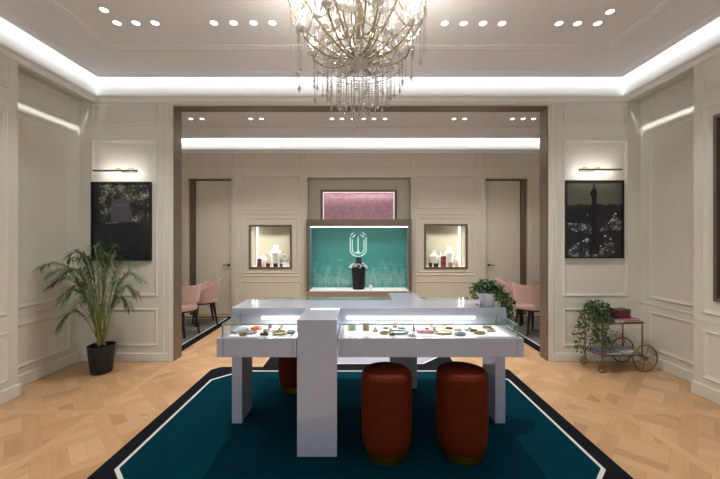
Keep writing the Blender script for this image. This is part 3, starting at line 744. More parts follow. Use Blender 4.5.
def book(label, name, loc, w, d, h, rz, cover, group=None, cat='book', rx=0):
    t = thing(name, label, cat, loc, rz, group)
    mb = MB(); c = .003; mb.box(-w/2, w/2, -d/2, d/2, 0, c); mb.box(-w/2, w/2, -d/2, d/2, h-c, h); mb.box(-w/2, -w/2+c, -d/2, d/2, c, h-c); mb.build('cover', cover, t, .001)
    mb = MB(); mb.box(-w/2+c, w/2-.004, -d/2+.004, d/2-.004, c, h-c); mb.build('pages', M['paper'], t)
    return t
R5 = math.radians(5)
book('grey hardback book lying flat on the upper tier of the brass cart', 'book', oncart(-.03, -.03, .5355), .13, .18, .028, R5+.1, M['grey_book'], 'books on the upper tier of the cart')
book('dark hardback book under the magenta one on the upper tier of the cart', 'book', oncart(.14, .0, .5355), .19, .19, .018, R5-.05, M['navy_book'], 'books on the upper tier of the cart')
book('magenta book lying under the brown leather box on the brass cart', 'book', oncart(.138, -.01, .554), .20, .17, .016, R5+.04, M['magenta'], 'books on the upper tier of the cart')
b = thing('keepsake_box', 'brown leather box on the magenta book on the brass cart', 'box', oncart(.09, .0, .5705), R5+.15)
MB().box(-.088, .088, -.05, .05, 0, .066).build('box_body', M['brown_box'], b, .003); MB().box(-.090, .090, -.052, .052, .068, .094).build('lid', M['brown_box'], b, .003)
book('large grey magazine on the left of the lower tier of the cart', 'magazine', oncart(-.08, -.01, .1855), .20, .20, .022, R5, M['grey_book'], 'magazines on the lower tier of the cart', 'magazine')
book('wide slate magazine at the bottom of the pile on the lower cart tier', 'magazine', oncart(.105, -.02, .1855), .16, .20, .016, R5-.08, M['slate'], 'magazines on the lower tier of the cart', 'magazine')
book('white magazine in the middle of the pile on the lower tier of the cart', 'magazine', oncart(.10, -.01, .202), .15, .19, .014, R5+.1, M['white'], 'magazines on the lower tier of the cart', 'magazine')
book('pale lavender magazine on top of the pile on the lower tier of the cart', 'magazine', oncart(.09, -.01, .2165), .13, .17, .012, R5+.35, M['pale_rug'], 'magazines on the lower tier of the cart', 'magazine')

# ------------------------------------------------------------------ pictures and picture lights
def picture(name, x0, x1, y0, y1, label):
    X0, X1, Z0, Z1 = (x0-CX)*k, (x1-CX)*k, H+(CY-y1)*k, H+(CY-y0)*k
    cx, cz = (X0+X1)/2, (Z0+Z1)/2; w, h = X1-X0, Z1-Z0
    t = thing(name, label, 'picture', (cx, YP-.004, cz), 0, 'framed dark pictures either side of the opening')
    mb = MB(); P = [(0, .0), (0, -.036), (.016, -.036), (.016, -.020)]
    mb.loops([[(-w/2+a, y, -h/2+a), (w/2-a, y, -h/2+a), (w/2-a, y, h/2-a), (-w/2+a, y, h/2-a)] for a, y in P]); mb.box(-w/2+.01, w/2-.01, -.014, -.002, -h/2+.01, h/2-.01)
    mb.build('frame', M['black'], t)
    return t, w-.032, h-.032, (X0+.016, Z0+.016)
def pic_shape(mb, pts, lay, mi):
    mb.add([(x, -.020-.0004*lay, z) for x, z in pts], [list(range(len(pts)))], mi)
t, w, h, _ = picture('framed_picture', 93.3, 152.3, 182.3, 260.5, 'black-framed dark picture of a garden gate under trees, left of the opening')
cm = MB(); pc = lambda px, py: ((px-122.8)*k, (221.4-py)*k)
pic_shape(cm, [(-w/2, -h/2), (w/2, -h/2), (w/2, h/2), (-w/2, h/2)], 0, 0)
pic_shape(cm, [pc(*p) for p in ((94.5, 183.6), (151, 183.6), (151, 222), (94.5, 222))], 1, 1)
pic_shape(cm, [pc(*p) for p in ((94.5, 184), (99, 184), (100, 205), (103, 215), (100, 224), (94.5, 224))], 2, 0)
pic_shape(cm, [pc(*p) for p in ((112.5, 203), (115, 200), (122, 198.8), (129, 200), (131.5, 203), (131.5, 222), (112.5, 222))], 3, 2)
pic_shape(cm, [pc(*p) for p in ((116, 205), (128, 205), (128, 206), (116, 206))], 4, 3)
pic_shape(cm, [pc(*p) for p in ((94.5, 222.5), (108, 222), (151, 221.5), (151, 259), (94.5, 259))], 2, 4)
pic_shape(cm, [pc(*p) for p in ((107, 222.8), (120, 222), (120, 223), (107, 224))], 3, 3)
pic_shape(cm, [pc(*p) for p in ((110, 230), (113, 232), (113, 245), (129, 246), (129, 240), (131, 238), (130, 250), (112, 250))], 3, 5)
cm.build('canvas', [mat('picture_black', '#17181C', .35), speckle_mat('picture_leaves', '#1B1D1C', '#A3A48F', 75, .27, .40, 9), mat('picture_slate', '#4E4E59', .4, noise=.15, nscale=6), mat('picture_grey', '#6F6E70', .4, noise=.3, nscale=25), mat('picture_night', '#202027', .35, noise=.5, nscale=6), mat('picture_dim', '#2B2B31', .4, noise=.4, nscale=15)], t)
t, w, h, _ = picture('framed_picture', 564, 621.8, 180.8, 258.2, 'black-framed night picture of a tall statue column above a lit square, right of the opening')
cm = MB(); pc = lambda px, py: ((px-592.9)*k, (219.5-py)*k)
pic_shape(cm, [(-w/2, -h/2), (w/2, -h/2), (w/2, h/2), (-w/2, h/2)], 0, 0)
pic_shape(cm, [pc(*p) for p in ((565, 182), (621, 182), (621, 207), (600, 206), (565, 208))], 1, 1)
sk = [(565, 206)]
random.seed(4)
for q in range(29): sk.append((565+q*2, 206-random.uniform(0, 2.2)))
pic_shape(cm, [pc(*p) for p in sk+[(621, 216), (565, 216)]], 2, 0)
pic_shape(cm, [pc(*p) for p in ((566, 223), (588, 224), (590, 229), (590, 234), (566, 230))], 2, 2)
pic_shape(cm, [pc(*p) for p in ((596, 232), (604, 225), (610, 219), (616, 212), (617.5, 216), (620, 222), (620, 231), (608, 229.5))], 2, 2)
pic_shape(cm, [pc(*p) for p in ((566, 256), (567, 250), (575, 243), (586, 238), (591, 240), (580, 247), (577, 257))], 2, 2)
pic_shape(cm, [pc(*p) for p in ((578, 257), (582, 248), (594, 250), (604, 247), (602, 240), (612, 243), (613, 252), (606, 257))], 2, 2)
col = [(587, 254), (587.5, 243), (590.6, 243), (590.6, 206), (589.4, 206), (589.4, 204), (590.2, 203), (590.4, 197), (588.8, 195), (589.2, 191.5), (591, 189.5), (591.6, 187.5), (591.8, 184.5), (592.8, 184), (593.6, 184.5), (593.6, 187.5), (595, 189.5), (595.6, 195), (594.8, 197), (595.0, 203), (596.2, 204), (596.2, 206), (594.9, 206), (594.9, 243), (597.6, 243), (598, 254)]
pic_shape(cm, [pc(*p) for p in col], 4, 3)
for x, y, r_ in ((569, 250, .8), (572, 248.5, .7), (577, 243.5, .8), (582, 241, .8), (586, 239, .7), (603.5, 236, 1.0), (609, 239, .9), (614, 214, 1), (586, 215, .5), (599, 246, .7), (606, 250, .6), (575, 231, .6), (581, 230, .6), (571, 229, .6), (612, 216, .7), (607, 223, .6)):
    pic_shape(cm, [pc(x+r_*math.cos(q*PI/4), y+r_*math.sin(q*PI/4)) for q in range(8)], 5, 4)
cm.build('canvas', [mat('night_dark', '#1D1E22', .35, noise=.2, nscale=8), mat('night_sky', '#57564D', .4, noise=.25, nscale=2.5), speckle_mat('night_lights', '#2A2C31', '#B9BCC0', 90, .25, .38, 16), mat('night_column', '#101114', .35), mat('night_lamp', '#D9DADB', .4)], t)
def picture_light(xa, xb, y, c, label):
    kk = (YP-.13)/F; X0, X1, Z = (xa-CX)*kk, (xb-CX)*kk, H+(CY-y)*kk
    t = thing('picture_light', label, 'picture light', ((X0+X1)/2, YP, Z)); w = (X1-X0)/2; cx = (c-CX)*kk-(X0+X1)/2
    mb = MB(); mb.tube([(-w, -.13, 0), (w, -.13, 0)], .011, 10); mb.build('light_bar', M['chrome'], t)
    mb = MB(); mb.box(cx-.09, cx+.09, -.012, 0, .0, .022); mb.build('wall_plate', M['chrome'], t, .003)
    for q in (-.08, .08):
        mb = MB(); mb.tube([(cx+q, -.008, .014), (cx+q*.95, -.06, .038), (cx+q*.9, -.11, .03), (cx+q*.85, -.13, .006)], .005, 6); mb.build('arm', M['chrome'], t)
    mb = MB(); mb.box(-w+.01, w-.01, -.1195, -.116, -.005, .003); mb.build('lamp_strip', M['led'], t)
    strip((X0+.02, YP-.12, Z-.014), (X1-.02, YP-.12, Z-.014), (0, .7, -1), .012, .42, (1, .98, .95))
    strip((X0+.02, YP-.12, Z+.014), (X1-.02, YP-.12, Z+.014), (0, .7, 1), .012, .42, (1, .98, .95))
picture_light(93, 137.5, 170.7, 122, 'slim nickel picture light above the left dark picture')
picture_light(579, 622, 169.5, 594, 'slim nickel picture light above the right dark picture')

# ------------------------------------------------------------------ vitrine in the right wall
vt = thing('wall_vitrine', 'tall bronze-framed dark glazed recess in the right wall at the edge of the photo', 'vitrine', (XW, (VH[0]+VH[1])/2, VH[2]))
cyv = (VH[0]+VH[1])/2; a, b, hh = VH[0]-cyv, VH[1]-cyv, VH[3]-VH[2]
mb = MB(); mb.loops([[(x, a+i, i), (x, b-i, i), (x, b-i, hh-i), (x, a+i, hh-i)] for i, x in ((.0005, .25), (.0005, -.015), (.03, -.015), (.03, .25))]); mb.build('frame', M['frame_bronze'], vt)
MB().box(.24, .26, a+.031, b-.031, .031, hh-.031).build('back_panel', mat('vitrine_dark', '#2C2723', .4), vt)
MB().box(.01, .018, a+.031, b-.031, .031, hh-.031).build('glass_pane', M['glass'], vt)

# ------------------------------------------------------------------ teal showcase in the far wall
d0 = 6.34
def sx_(px): return (px-CX)*d0/F
def sz(py): return H+(CY-py)*d0/F
SX = (sx_(306.2), sx_(411.8)); scx = (SX[0]+SX[1])/2; sw = (SX[1]-SX[0])/2
sc = thing('showcase', 'bronze-framed glazed showcase with a teal backdrop in the far wall', 'showcase', (scx, d0, 0))
zf, ztop, zbeam = sz(290.8), sz(226.2), sz(219.2); iw = sw-.055; dep = .44
wi = sw-.06
mb = MB(); mb.box(-sw, sw, 0, .10, ztop, zbeam); mb.box(-wi, wi, .11, .3, ztop+.02, zbeam-.0)
mb.build('top_beam', M['frame_bronze'], sc, .003)
MB().box(-sw, sw, 0, .10, 0, zf-.012).build('plinth', mat('bronze_plinth', '#94836C', .45, noise=.05, nscale=5), sc, .003)
for q in (-1, 1):
    mb = MB(); mb.box(min(q*sw, q*iw), max(q*sw, q*iw), 0, .10, zf-.012, ztop); mb.build('side_post', M['frame_bronze'], sc)
MB().box(-iw, iw, .0, dep, zf-.012, zf).build('display_floor', M['white'], sc)
MB().box(-iw, iw, dep, dep+.02, zf-.012, ztop+.05).build('backdrop', M['teal_back'], sc)
for q in (-1, 1): MB().box(min(q*iw, q*(iw+.01)), max(q*iw, q*(iw+.01)), .10, dep, zf-.012, ztop+.05).build('side_mirror', M['slate'], sc)
MB().box(-iw, iw, .10, dep, ztop+.05, ztop+.06).build('top_panel', M['white'], sc)
MB().box(-iw+.02, iw-.02, .05, .075, ztop-.018, ztop-.004).build('led_strip', M['led_cool'], sc)
MB().box(-iw, iw, .012, .020, zf, ztop-.02).build('glass_pane', M['pane'], sc)
random.seed(21); rb = MB()
for q in range(150):
    x = random.uniform(-iw+.03, iw-.03); edge = .55+.45*min(1, abs(x)/.5)
    hgt = random.uniform(.12, .50)*edge; lean = random.uniform(-.12, .12); pts = []
    for i in range(7):
        f = i/6; pts.append((x+lean*f*f, dep-.003, zf+hgt*f))
    rb.tube(pts, [.0032*(1-.7*i/6) for i in range(7)], 4)
    for i in range(2, 7):
        p = Vector(pts[i]); 
        for sgn in (1, -1):
            leaf(rb, p, Vector((sgn*random.uniform(.4, .9), -.02, .8)), Vector((0, -1, 0)), random.uniform(.03, .07), .010, 0, .02)
rb.build('etched_reeds', M['reed'], sc)
strip((scx-iw+.05, d0+.10, ztop+.03), (scx+iw-.05, d0+.10, ztop+.03), (0, .75, -1), .03, 22, (.93, 1, .98))
for q in (-1, 1):
    for z in (.10, .20, .30, .40):
        pn = MB(); pn.lathe([(.012, 0), (.012, .02)], 10, (q*(iw-.02), .2, zf+z)); pn.build('peg', M['chrome'], sc)

# emblem: an outlined emerald-cut shape of white neon
de = d0+dep-.035; ke = de/F
em = thing('neon_emblem', 'white neon emblem, an open octagonal outline with a centre bar, on the teal backdrop', 'sign', ((358-CX)*ke, d0+dep, H+(CY-245)*ke))
def ep(x, y): return ((x-358)*ke, -.035, (245-y)*ke)
lines = [[(350.2, 237), (350.2, 251.5), (353, 255), (356.2, 256.2), (360, 256.2), (363.2, 255), (366, 251.5), (366, 237)],
         [(352.2, 239.5), (352.2, 250.5), (354.6, 253.2), (361.6, 253.2), (364, 250.5), (364, 239.5)],
         [(358.1, 236.5), (358.1, 253.2)], [(350.6, 235.2), (353.6, 232.6)], [(352.6, 237.2), (355.4, 234.6)], [(365.6, 235.2), (362.6, 232.6)], [(363.6, 237.2), (360.8, 234.6)], [(356.2, 252), (360, 252)]]
for L in lines:
    mb = MB(); mb.tube([ep(*p) for p in L], .0034, 6); mb.build('neon_tube', M['neon'], em)
for q in (352.2, 364):
    mb = MB(); mb.tube([(ep(q, 246)[0], -.035, ep(q, 246)[2]), (ep(q, 246)[0], -.0005, ep(q, 246)[2])], .004, 6); mb.build('standoff', M['chrome'], em)

# black bust
db_ = d0+.20; kb = db_/F
bs = thing('display_bust', 'black tapered jewellery bust in the teal showcase wearing a white collar', 'display bust', ((358.6-CX)*kb, db_, zf))
hb = (289.5-256.5)*kb*.97
mb = MB(); mb.loft([(0, 0, 0, .105, .075), (0, 0, .02, .112, .08), (0, 0, hb*.45, .126, .085), (0, 0, hb*.68, .136, .085), (0, 0, hb*.76, .125, .08), (0, 0, hb*.82, .07, .06), (0, 0, hb*.87, .056, .052), (0, 0, hb*.96, .058, .054), (0, 0, hb, .050, .046)], 28)
mb.build('torso', M['bust_black'], bs)
nk = thing('collar_necklace', 'ruffled white collar necklace around the black bust', 'necklace', ((358.6-CX)*kb, db_, zf+hb*.74))
random.seed(9); mb = MB()
for q in range(120):
    a = random.uniform(0, 2*PI); rr = random.uniform(.075, .15); z = .055*(1-(rr-.075)/.075)-.03+random.uniform(-.02, .02)
    leaf(mb, Vector((rr*math.cos(a), rr*.85*math.sin(a), z)), Vector((math.cos(a), math.sin(a), random.uniform(-.4, .9))), rvec(1), random.uniform(.03, .06), .018)
cn = mb.build('feathers', M['white'], nk)
mb = MB(); mb.torus((0, 0, .03), .08, .008, 28, 6); mb.build('band', M['silver'], nk)
cd_ = thing('price_card', 'small white card standing beside the black bust in the teal showcase', 'card', ((370.6-CX)*kb, db_-.06, zf))
MB().box(-.036, .036, -.012, .012, 0, .092).build('card', M['white'], cd_, .002)
MB().box(-.042, .042, -.02, .03, 0, .004).build('card_foot', M['white'], cd_)

# pink panel over the showcase
dp = YK+.20; kp = dp/F
pp = thing('pink_panel', 'pink textured panel in a bronze frame above the teal showcase', 'wall panel', ((358.7-CX)*kp, YK+.22, 0))
pw = (396.5-320.5)/2*kp; pz0, pz1 = 1.80, H+(CY-189.8)*kp
mb = MB(); mb.loops([[(-pw+a, y, pz0), (pw-a, y, pz0), (pw-a, y, pz1-a), (-pw+a, y, pz1-a)] for a, y in ((0, 0), (0, -.05), (.05, -.05), (.05, -.004))]); mb.build('frame', M['frame_bronze'], pp)
MB().box(-pw+.05, pw-.05, -.010, -.001, pz0, pz1-.05).build('textile', M['pink_panel'], pp)
lb = MB(); lb.box(-pw+.05, pw-.05, -.045, -.036, pz1-.058, pz1-.05); lb.box(-pw+.05, -pw+.058, -.045, -.036, pz0, pz1-.06); lb.box(pw-.058, pw-.05, -.045, -.036, pz0, pz1-.06); lb.build('led_edge', emit_mat('soft_led', (1, .95, .93), 1.1), pp)
strip((pp.location.x-pw+.08, dp-.06, pz1-.075), (pp.location.x+pw-.08, dp-.06, pz1-.075), (0, .12, -1), .01, .9, (1, .96, .96))

# ------------------------------------------------------------------ lit niches
def niche(N, ledside, label):
    w, h = N[1]-N[0], N[3]-N[2]; dn = .26
    t = thing('wall_niche', label, 'wall niche', ((N[0]+N[1])/2, YK, N[2]), 0, 'lit niches in the far wall')
    hw = w/2-.0005; mb = MB(); mb.loops([[(-hw+i, y, i), (hw-i, y, i), (hw-i, y, h-i), (-hw+i, y, h-i)] for i, y in ((.0005, .05), (.0005, -.012), (.038, -.012), (.038, .05))]); mb.build('frame', M['frame_bronze'], t)
    mb = MB(); q = .036
    mb.box(-hw+.001, hw-.001, dn, dn+.012, .001, h-.001); mb.box(-hw+.001, -hw+q, .05, dn, .001, h-.001); mb.box(hw-q, hw-.001, .05, dn, .001, h-.001); mb.box(-hw+q, hw-q, .05, dn, h-q, h-.001)
    mb.build('lining', mat('niche_lining', '#ADA894', .5), t)
    MB().box(-hw+q, hw-q, .0, dn, .001, q).build('niche_floor', M['white'], t)
    x = ledside*(hw-.085); MB().box(x-.009, x+.009, dn-.03, dn-.012, q, h-q).build('led_tube', M['led'], t)
    MB().box(-hw+.039, hw-.039, .004, .010, q+.003, h-.039).build('glass_pane', M['pane'], t)
    X = (N[0]+N[1])/2
    strip((X+ledside*(hw-.05), YK+.12, N[2]+.1), (X+ledside*(hw-.05), YK+.12, N[3]-.1), (-ledside, -.1, -.4), .02, .8, (1, .97, .9))
    strip((X-hw+.08, YK+.07, N[3]-.045), (X+hw-.08, YK+.07, N[3]-.045), (0, .12, -1), .015, 2.4, (1, .97, .9), math.radians(100))
    return t
niche(NL, -1, 'lit bronze-framed niche in the far wall, left of the teal showcase')
niche(NR, 1, 'lit bronze-framed niche in the far wall, right of the teal showcase')
def bust_mb(w, h):
    mb = MB(); e = .45
    mb.loft([(0, 0, 0, w*.32, w*.22), (0, 0, h*.08, w*.34, w*.22), (0, 0, h*.35, w*.40, w*.24), (0, 0, h*.58, w*.50, w*.25), (0, 0, h*.70, w*.44, w*.22), (0, 0, h*.78, w*.24, w*.18), (0, 0, h*.92, w*.19, w*.16), (0, 0, h, w*.20, w*.17)], 20)
    return mb
zn = NL[2]+.0365; knb = (YK+.14)/F; knf = (YK+.07)/F
def nbust(px, pyt, pyb, wpx, label, back=True, necklace=True, group='white display busts in the lit niches', zfl=None):
    kk, yy = (knb, YK+.16) if back else (knf, YK+.09)
    h = (pyb-pyt)*kk; w = wpx*kk
    t = thing('jewellery_bust', label, 'display bust', ((px-CX)*kk, yy, zfl), 0, group)
    bust_mb(w, h).build('bust', M['white'], t)
    if necklace:
        mb = MB(); R = w*.30; mb.tube([(R*math.cos(a), -w*.24+.0-abs(math.sin(a))*.0-.004, h*.70-R*.9*(1-abs(math.cos(a)))**1.2) for a in [PI+PI*i/12 for i in range(13)]], .004, 5); mb.build('pendant_chain', M['silver'], t)
def nbox(px, pyt, pyb, wpx, m, label, name='ring_box', cat='box', zfl=None, grp='small boxes in the lit niches', y=.075):
    kk = knf; h = (pyb-pyt)*kk; w = wpx*kk
    t = thing(name, label, cat, ((px-CX)*kk, YK+y, zfl), 0, grp)
    MB().box(-w/2, w/2, -.015, .015, 0, h*.62).build('box_body', m, t, .002); MB().box(-w/2, w/2, -.015, .015, h*.64, h).build('lid', m, t, .002)
zL, zR = NL[2]+.0363, NR[2]+.0363
nbust(275.5, 245.5, 267, 12, 'large white bust with neck in the middle of the left niche', zfl=zL)
nbust(263.5, 255, 267, 7, 'small white bust in the left niche behind a red box', zfl=zL, necklace=False)
nbox(259, 259.5, 267.5, 4.5, M['red'], 'tall dark red box at the left of the left niche', zfl=zL, y=.085)
nbox(268, 264, 267.5, 4, M['red'], 'low dark red box before the large bust in the left niche', zfl=zL)
nbox(275.5, 264, 267.5, 4, M['black'], 'low black box in front of the large bust in the left niche', zfl=zL)
nbox(281, 264.5, 267.5, 2.4, M['brown_box'], 'small brown box right of the black box in the left niche', zfl=zL)
nbox(263, 265, 267.5, 3, M['pale_pink'], 'small pale pink box before the small bust in the left niche', zfl=zL)
t = thing('earring_stand', 'white ring-shaped earring stand at the right of the left niche', 'jewellery stand', ((284.5-CX)*knb, YK+.16, zL), 0)
mb = MB(); mb.torus((0, 0, .19), .05, .006, 24, 6, 'y'); mb.tube([(0, 0, .02), (0, 0, .14)], .006, 6); mb.build('hoop', M['white'], t); MB().box(-.075, .075, -.03, .03, 0, .075).build('base', M['white'], t, .004)
nbust(449.3, 245.5, 266.5, 10.5, 'large white bust in the right niche, taller than the rest', zfl=zR)
nbust(434, 250.5, 266.5, 9, 'middle-sized white bust left of the red case in the right niche', zfl=zR)
nbust(441.3, 251, 266, 4.6, 'narrow white bust between the two wider ones in the right niche', zfl=zR, necklace=False)
nbust(457.8, 255, 267, 6, 'small white bust at the right end of the right niche', zfl=zR, necklace=False)
nbox(443.5, 256, 266.5, 5, M['crimson'], 'tall crimson case standing in the right niche', zfl=zR, y=.085)
nbox(436, 263.5, 267, 4.5, M['black'], 'low black box under the middle-sized bust in the right niche', zfl=zR)
nbox(430.5, 263, 267, 3, M['black'], 'small black box at the left of the right niche', zfl=zR)
nbox(450.5, 262.5, 266.8, 4, M['beige'], 'small beige box before the tallest bust in the right niche', zfl=zR)
nbox(456.5, 263, 267, 4, M['pale_pink'], 'small pink box before the small bust in the right niche', zfl=zR)

# ------------------------------------------------------------------ pink chairs and tables in the second room
def make_chair(label, loc, rz, group):
    t = thing('dining_chair', label, 'chair', loc, rz, group)
    # faces +x, back at -x
    mb = MB(); n = 28; A = math.radians(118); o = []
    def col(i):
        f = -1+2*i/n; th = PI+f*A; ab = abs(f)
        top = .80-.20*max(0, (ab-.35)/.65)**1.5; bot = .515 if ab < .52 else .515-.10*min(1, (ab-.52)/.12)
        r0, r1 = .225, .285-.02*ab
        return th, bot, top, r0, r1
    rows = 6; V = []; 
    for lay in (0, .026):
        for i in range(n+1):
            th, bot, top, r0, r1 = col(i)
            for j in range(rows+1):
                g = j/rows; z = bot+(top-bot)*g; r = r0+(r1-r0)*(z-.42)/.38-lay
                V.append((r*math.cos(th)*1.0, r*math.sin(th), z))
    m_ = (n+1)*(rows+1); fcs = []
    for i in range(n):
        for j in range(rows):
            a = i*(rows+1)+j; b = a+rows+1
            fcs += [[a, b, b+1, a+1], [m_+a, m_+a+1, m_+b+1, m_+b]]
        a = i*(rows+1); b = a+rows+1
        fcs += [[a, m_+a, m_+b, b], [a+rows, b+rows, m_+b+rows, m_+a+rows]]
    for i in (0, n):
        for j in range(rows):
            a = i*(rows+1)+j; fcs.append([a, a+1, m_+a+1, m_+a] if i == 0 else [a, m_+a, m_+a+1, a+1])
    mb.add(V, fcs, 0, True); mb.build('backrest', M['pink'], t, .004)
    mb = MB(); mb.lathe([(.19, .40), (.215, .405), (.222, .43), (.222, .455), (.205, .475), (.12, .482), (.0001, .484)], 32); mb.build('seat', M['pink'], t)
    mb = MB(); mb.lathe([(.17, .375), (.19, .378), (.19, .40)], 28); mb.build('seat_frame', M['dark_leg'], t)
    for sx in (-1, 1):
        for sy in (-1, 1):
            mb = MB(); mb.tube([(sx*.13, sy*.13, .385), (sx*(.155 if sx > 0 else .19), sy*.155, .0035)], [.025, .015], 8); mb.build('leg', M['dark_leg'], t)
    return t
GC = 'pink dining chairs in the second room'
ch = make_chair('pink tub chair left of the opening, the one nearer the bronze jamb', (-2.69, 5.14, RZ), math.radians(165), GC)
ch.scale = (.96, .96, .95)
for la, lo, rz in (('pink tub chair left of the opening, the one nearer the far door', (-2.66, 5.80, RZ), 215), ('pink tub chair right of the opening, the one nearer the bronze jamb', (2.64, 5.25, RZ), 12), ('pink tub chair right of the opening, behind the ivy', (2.62, 5.85, RZ), -30)):
    c = copy_tree(ch); c.location = lo; c.rotation_euler = (0, 0, math.radians(rz)); c['label'] = la
for x, la in ((-3.32, 'left'), (3.32, 'right')):
    t = thing('round_table', 'round orange wood table among the pink chairs %s of the opening' % la, 'table', (x, 5.5, RZ), 0, 'round tables in the second room')
    MB().lathe([(.40, .715), (.44, .722), (.44, .742), (.436, .745)], 40).build('table_top', M['walnut'], t)
    MB().lathe([(.035, .02), (.03, .3), (.04, .715)], 20).build('pedestal', M['dark_leg'], t)
    MB().lathe([(.22, 0), (.22, .012), (.05, .025)], 28).build('base', M['dark_leg'], t)

# ------------------------------------------------------------------ jewellery in the counter cases
zc = .792-.004+.0003
def cpos(px, py): d = (H-zc)*F/(py-CY); return PX(px, d), d
def jew(name, label, cat, px, py, group):
    x, d = cpos(px, py); t = thing(name, label, cat, (x, d, zc), 0, group); t.scale = (1.22, 1.22, 1.5); return t
GL, GR = 'jewellery in the left front case', 'jewellery in the right front case'
def tray(name, label, px, py, rx, ry, m, grp, ringm=None, rh=.010):
    t = jew(name, label, 'tray', px, py, grp)
    MB().lathe([(rx*.9, 0), (rx, .004), (rx, rh), (rx*.94, rh), (rx*.9, rh*.6), (.0001, rh*.55)], 28, sy=ry/rx).build('dish', m, t)
    return t
def bangle(label, px, py, R, m, grp, stone=None, z=0, name='bracelet', cat='bracelet'):
    t = jew(name, label, cat, px, py, grp); t.location.z += z
    mb = MB(); mb.torus((0, 0, .005), R, .0042, 24, 6); mb.build('band', m, t)
    mb = MB()
    for q in range(5):
        a = -PI/2+(q-2)*.35; mb.ball((R*math.cos(a), R*math.sin(a), .010), .006, 0, 8, 4)
    mb.build('stones', stone or M['silver'], t)
def cardstand(label, px, py, w, h, m, grp, lean=.35):
    t = jew('card_stand', label, 'card stand', px, py, grp)
    mb = MB(); dy = h*lean; mb.add([(-w/2, 0, 0), (w/2, 0, 0), (w/2, dy, h), (-w/2, dy, h), (-w/2, .02+dy, 0), (w/2, .02+dy, 0)], [(0, 1, 2, 3), (2, 5, 4, 3), (0, 3, 4), (1, 5, 2), (0, 4, 5, 1)]); mb.build('stand', m, t)
    mb = MB(); mb.torus((0, dy*.5-.003, h*.5), w*.18, .0022, 16, 5, 'y'); mb.build('ring', M['gold'], t)
def cone(label, px, py, r, h, m, grp):
    t = jew('ring_cone', label, 'ring holder', px, py, grp)
    MB().lathe([(r, 0), (r*.95, .003), (r*.2, h), (.0001, h*1.02)], 18).build('cone', m, t); mb = MB(); mb.torus((0, 0, h*.45), r*.62, .003, 18, 6); mb.build('ring', M['silver'], t)
def pad(label, px, py, w, d_, h, m, grp, name='jewellery_pad', rz=0):
    t = jew(name, label, 'pad', px, py, grp); t.rotation_euler[2] = rz
    MB().box(-w/2, w/2, -d_/2, d_/2, 0, h).build('pad', m, t, .003)
    mb = MB(); mb.torus((w*.15, 0, h+.003), .012, .0025, 18, 5); mb.ball((w*.15, -.012, h+.006), .005, 0, 8, 4); mb.build('ring', M['gold'], t)
# right case
cardstand('beige card stand near the left end of the right glass case', 366, 331, .040, .035, M['beige'], GR)
cone('small brown ring cone right of the beige card stand', 375.5, 331.5, .018, .026, M['beige'], GR)
tray('gold_dish', 'small gold dish in front of the brown ring cone', 384, 334, .026, .020, M['olive'], GR)
tray('oval_tray', 'large oval slate tray right of the small gold dish', 398.5, 333.3, .060, .032, M['slate'], GR)
bangle('dark bracelet lying behind the slate oval tray', 386, 328.5, .020, M['steel'], GR)
bangle('silver bracelet lying behind the slate tray, left of the pink pad', 402, 328.5, .022, M['steel'], GR)
cardstand('slim tan card stand beside the pink pad', 414, 332, .014, .03, M['beige'], GR)
pad('pink leather jewellery pad, the largest in the right case', 424.5, 331.5, .095, .085, .014, M['pink_book'], GR)
tray('gold_tray', 'long oval gold tray right of the pink pad', 443.5, 333.5, .052, .03, M['olive'], GR)
bangle('red stone bracelet behind the long gold tray', 448.5, 329, .026, M['gold'], GR, M['red'])
tray('slate_dish', 'small slate dish in front of the red stone bracelet', 460, 335, .034, .020, M['slate'], GR)
pad('grey pad with a ring right of the red stone bracelet', 468.5, 330, .05, .04, .008, M['case_grey'], GR)
bangle('thin dark bracelet by the grey pad in the right case', 473.5, 331.5, .018, M['steel'], GR, M['black'])
tray('gold_dish', 'round gold dish nearest the right end of the right case', 479.5, 333.8, .034, .022, M['olive'], GR)
pad('long tan pad at the back of the right case', 441, 327.4, .14, .022, .006, M['beige'], GR)
pad('white pad beside the gold dish at the right end of the case', 490, 331, .05, .05, .008, M['pale_rug'], GR)
cardstand('white card stand at the left end of the right case', 352, 331, .05, .03, M['paper'], GR)
pad('small black pad near the slate oval tray', 392, 335.3, .03, .018, .008, M['navy_book'], GR)
tray('silver_dish', 'small silver dish in front of the pink pad', 412, 335.6, .022, .014, M['silver'], GR)
cone('white ring cone between the gold dish and the slate tray', 390.5, 331, .014, .022, M['white'], GR)
cone('white ring cone right of the pink pad', 434.5, 331, .014, .022, M['pale_rug'], GR)
bangle('gold bracelet behind the slate dish', 458, 330.5, .020, M['gold'], GR)
cardstand('pale card stand at the back behind the white ring cone', 395, 328, .03, .022, M['pale_pink'], GR)
pad('grey pad at the back left of the red stone bracelet', 430, 328, .05, .03, .006, M['case_grey'], GR)
tray('olive_dish', 'olive dish behind the round gold dish', 487, 328.5, .03, .018, M['olive'], GR)
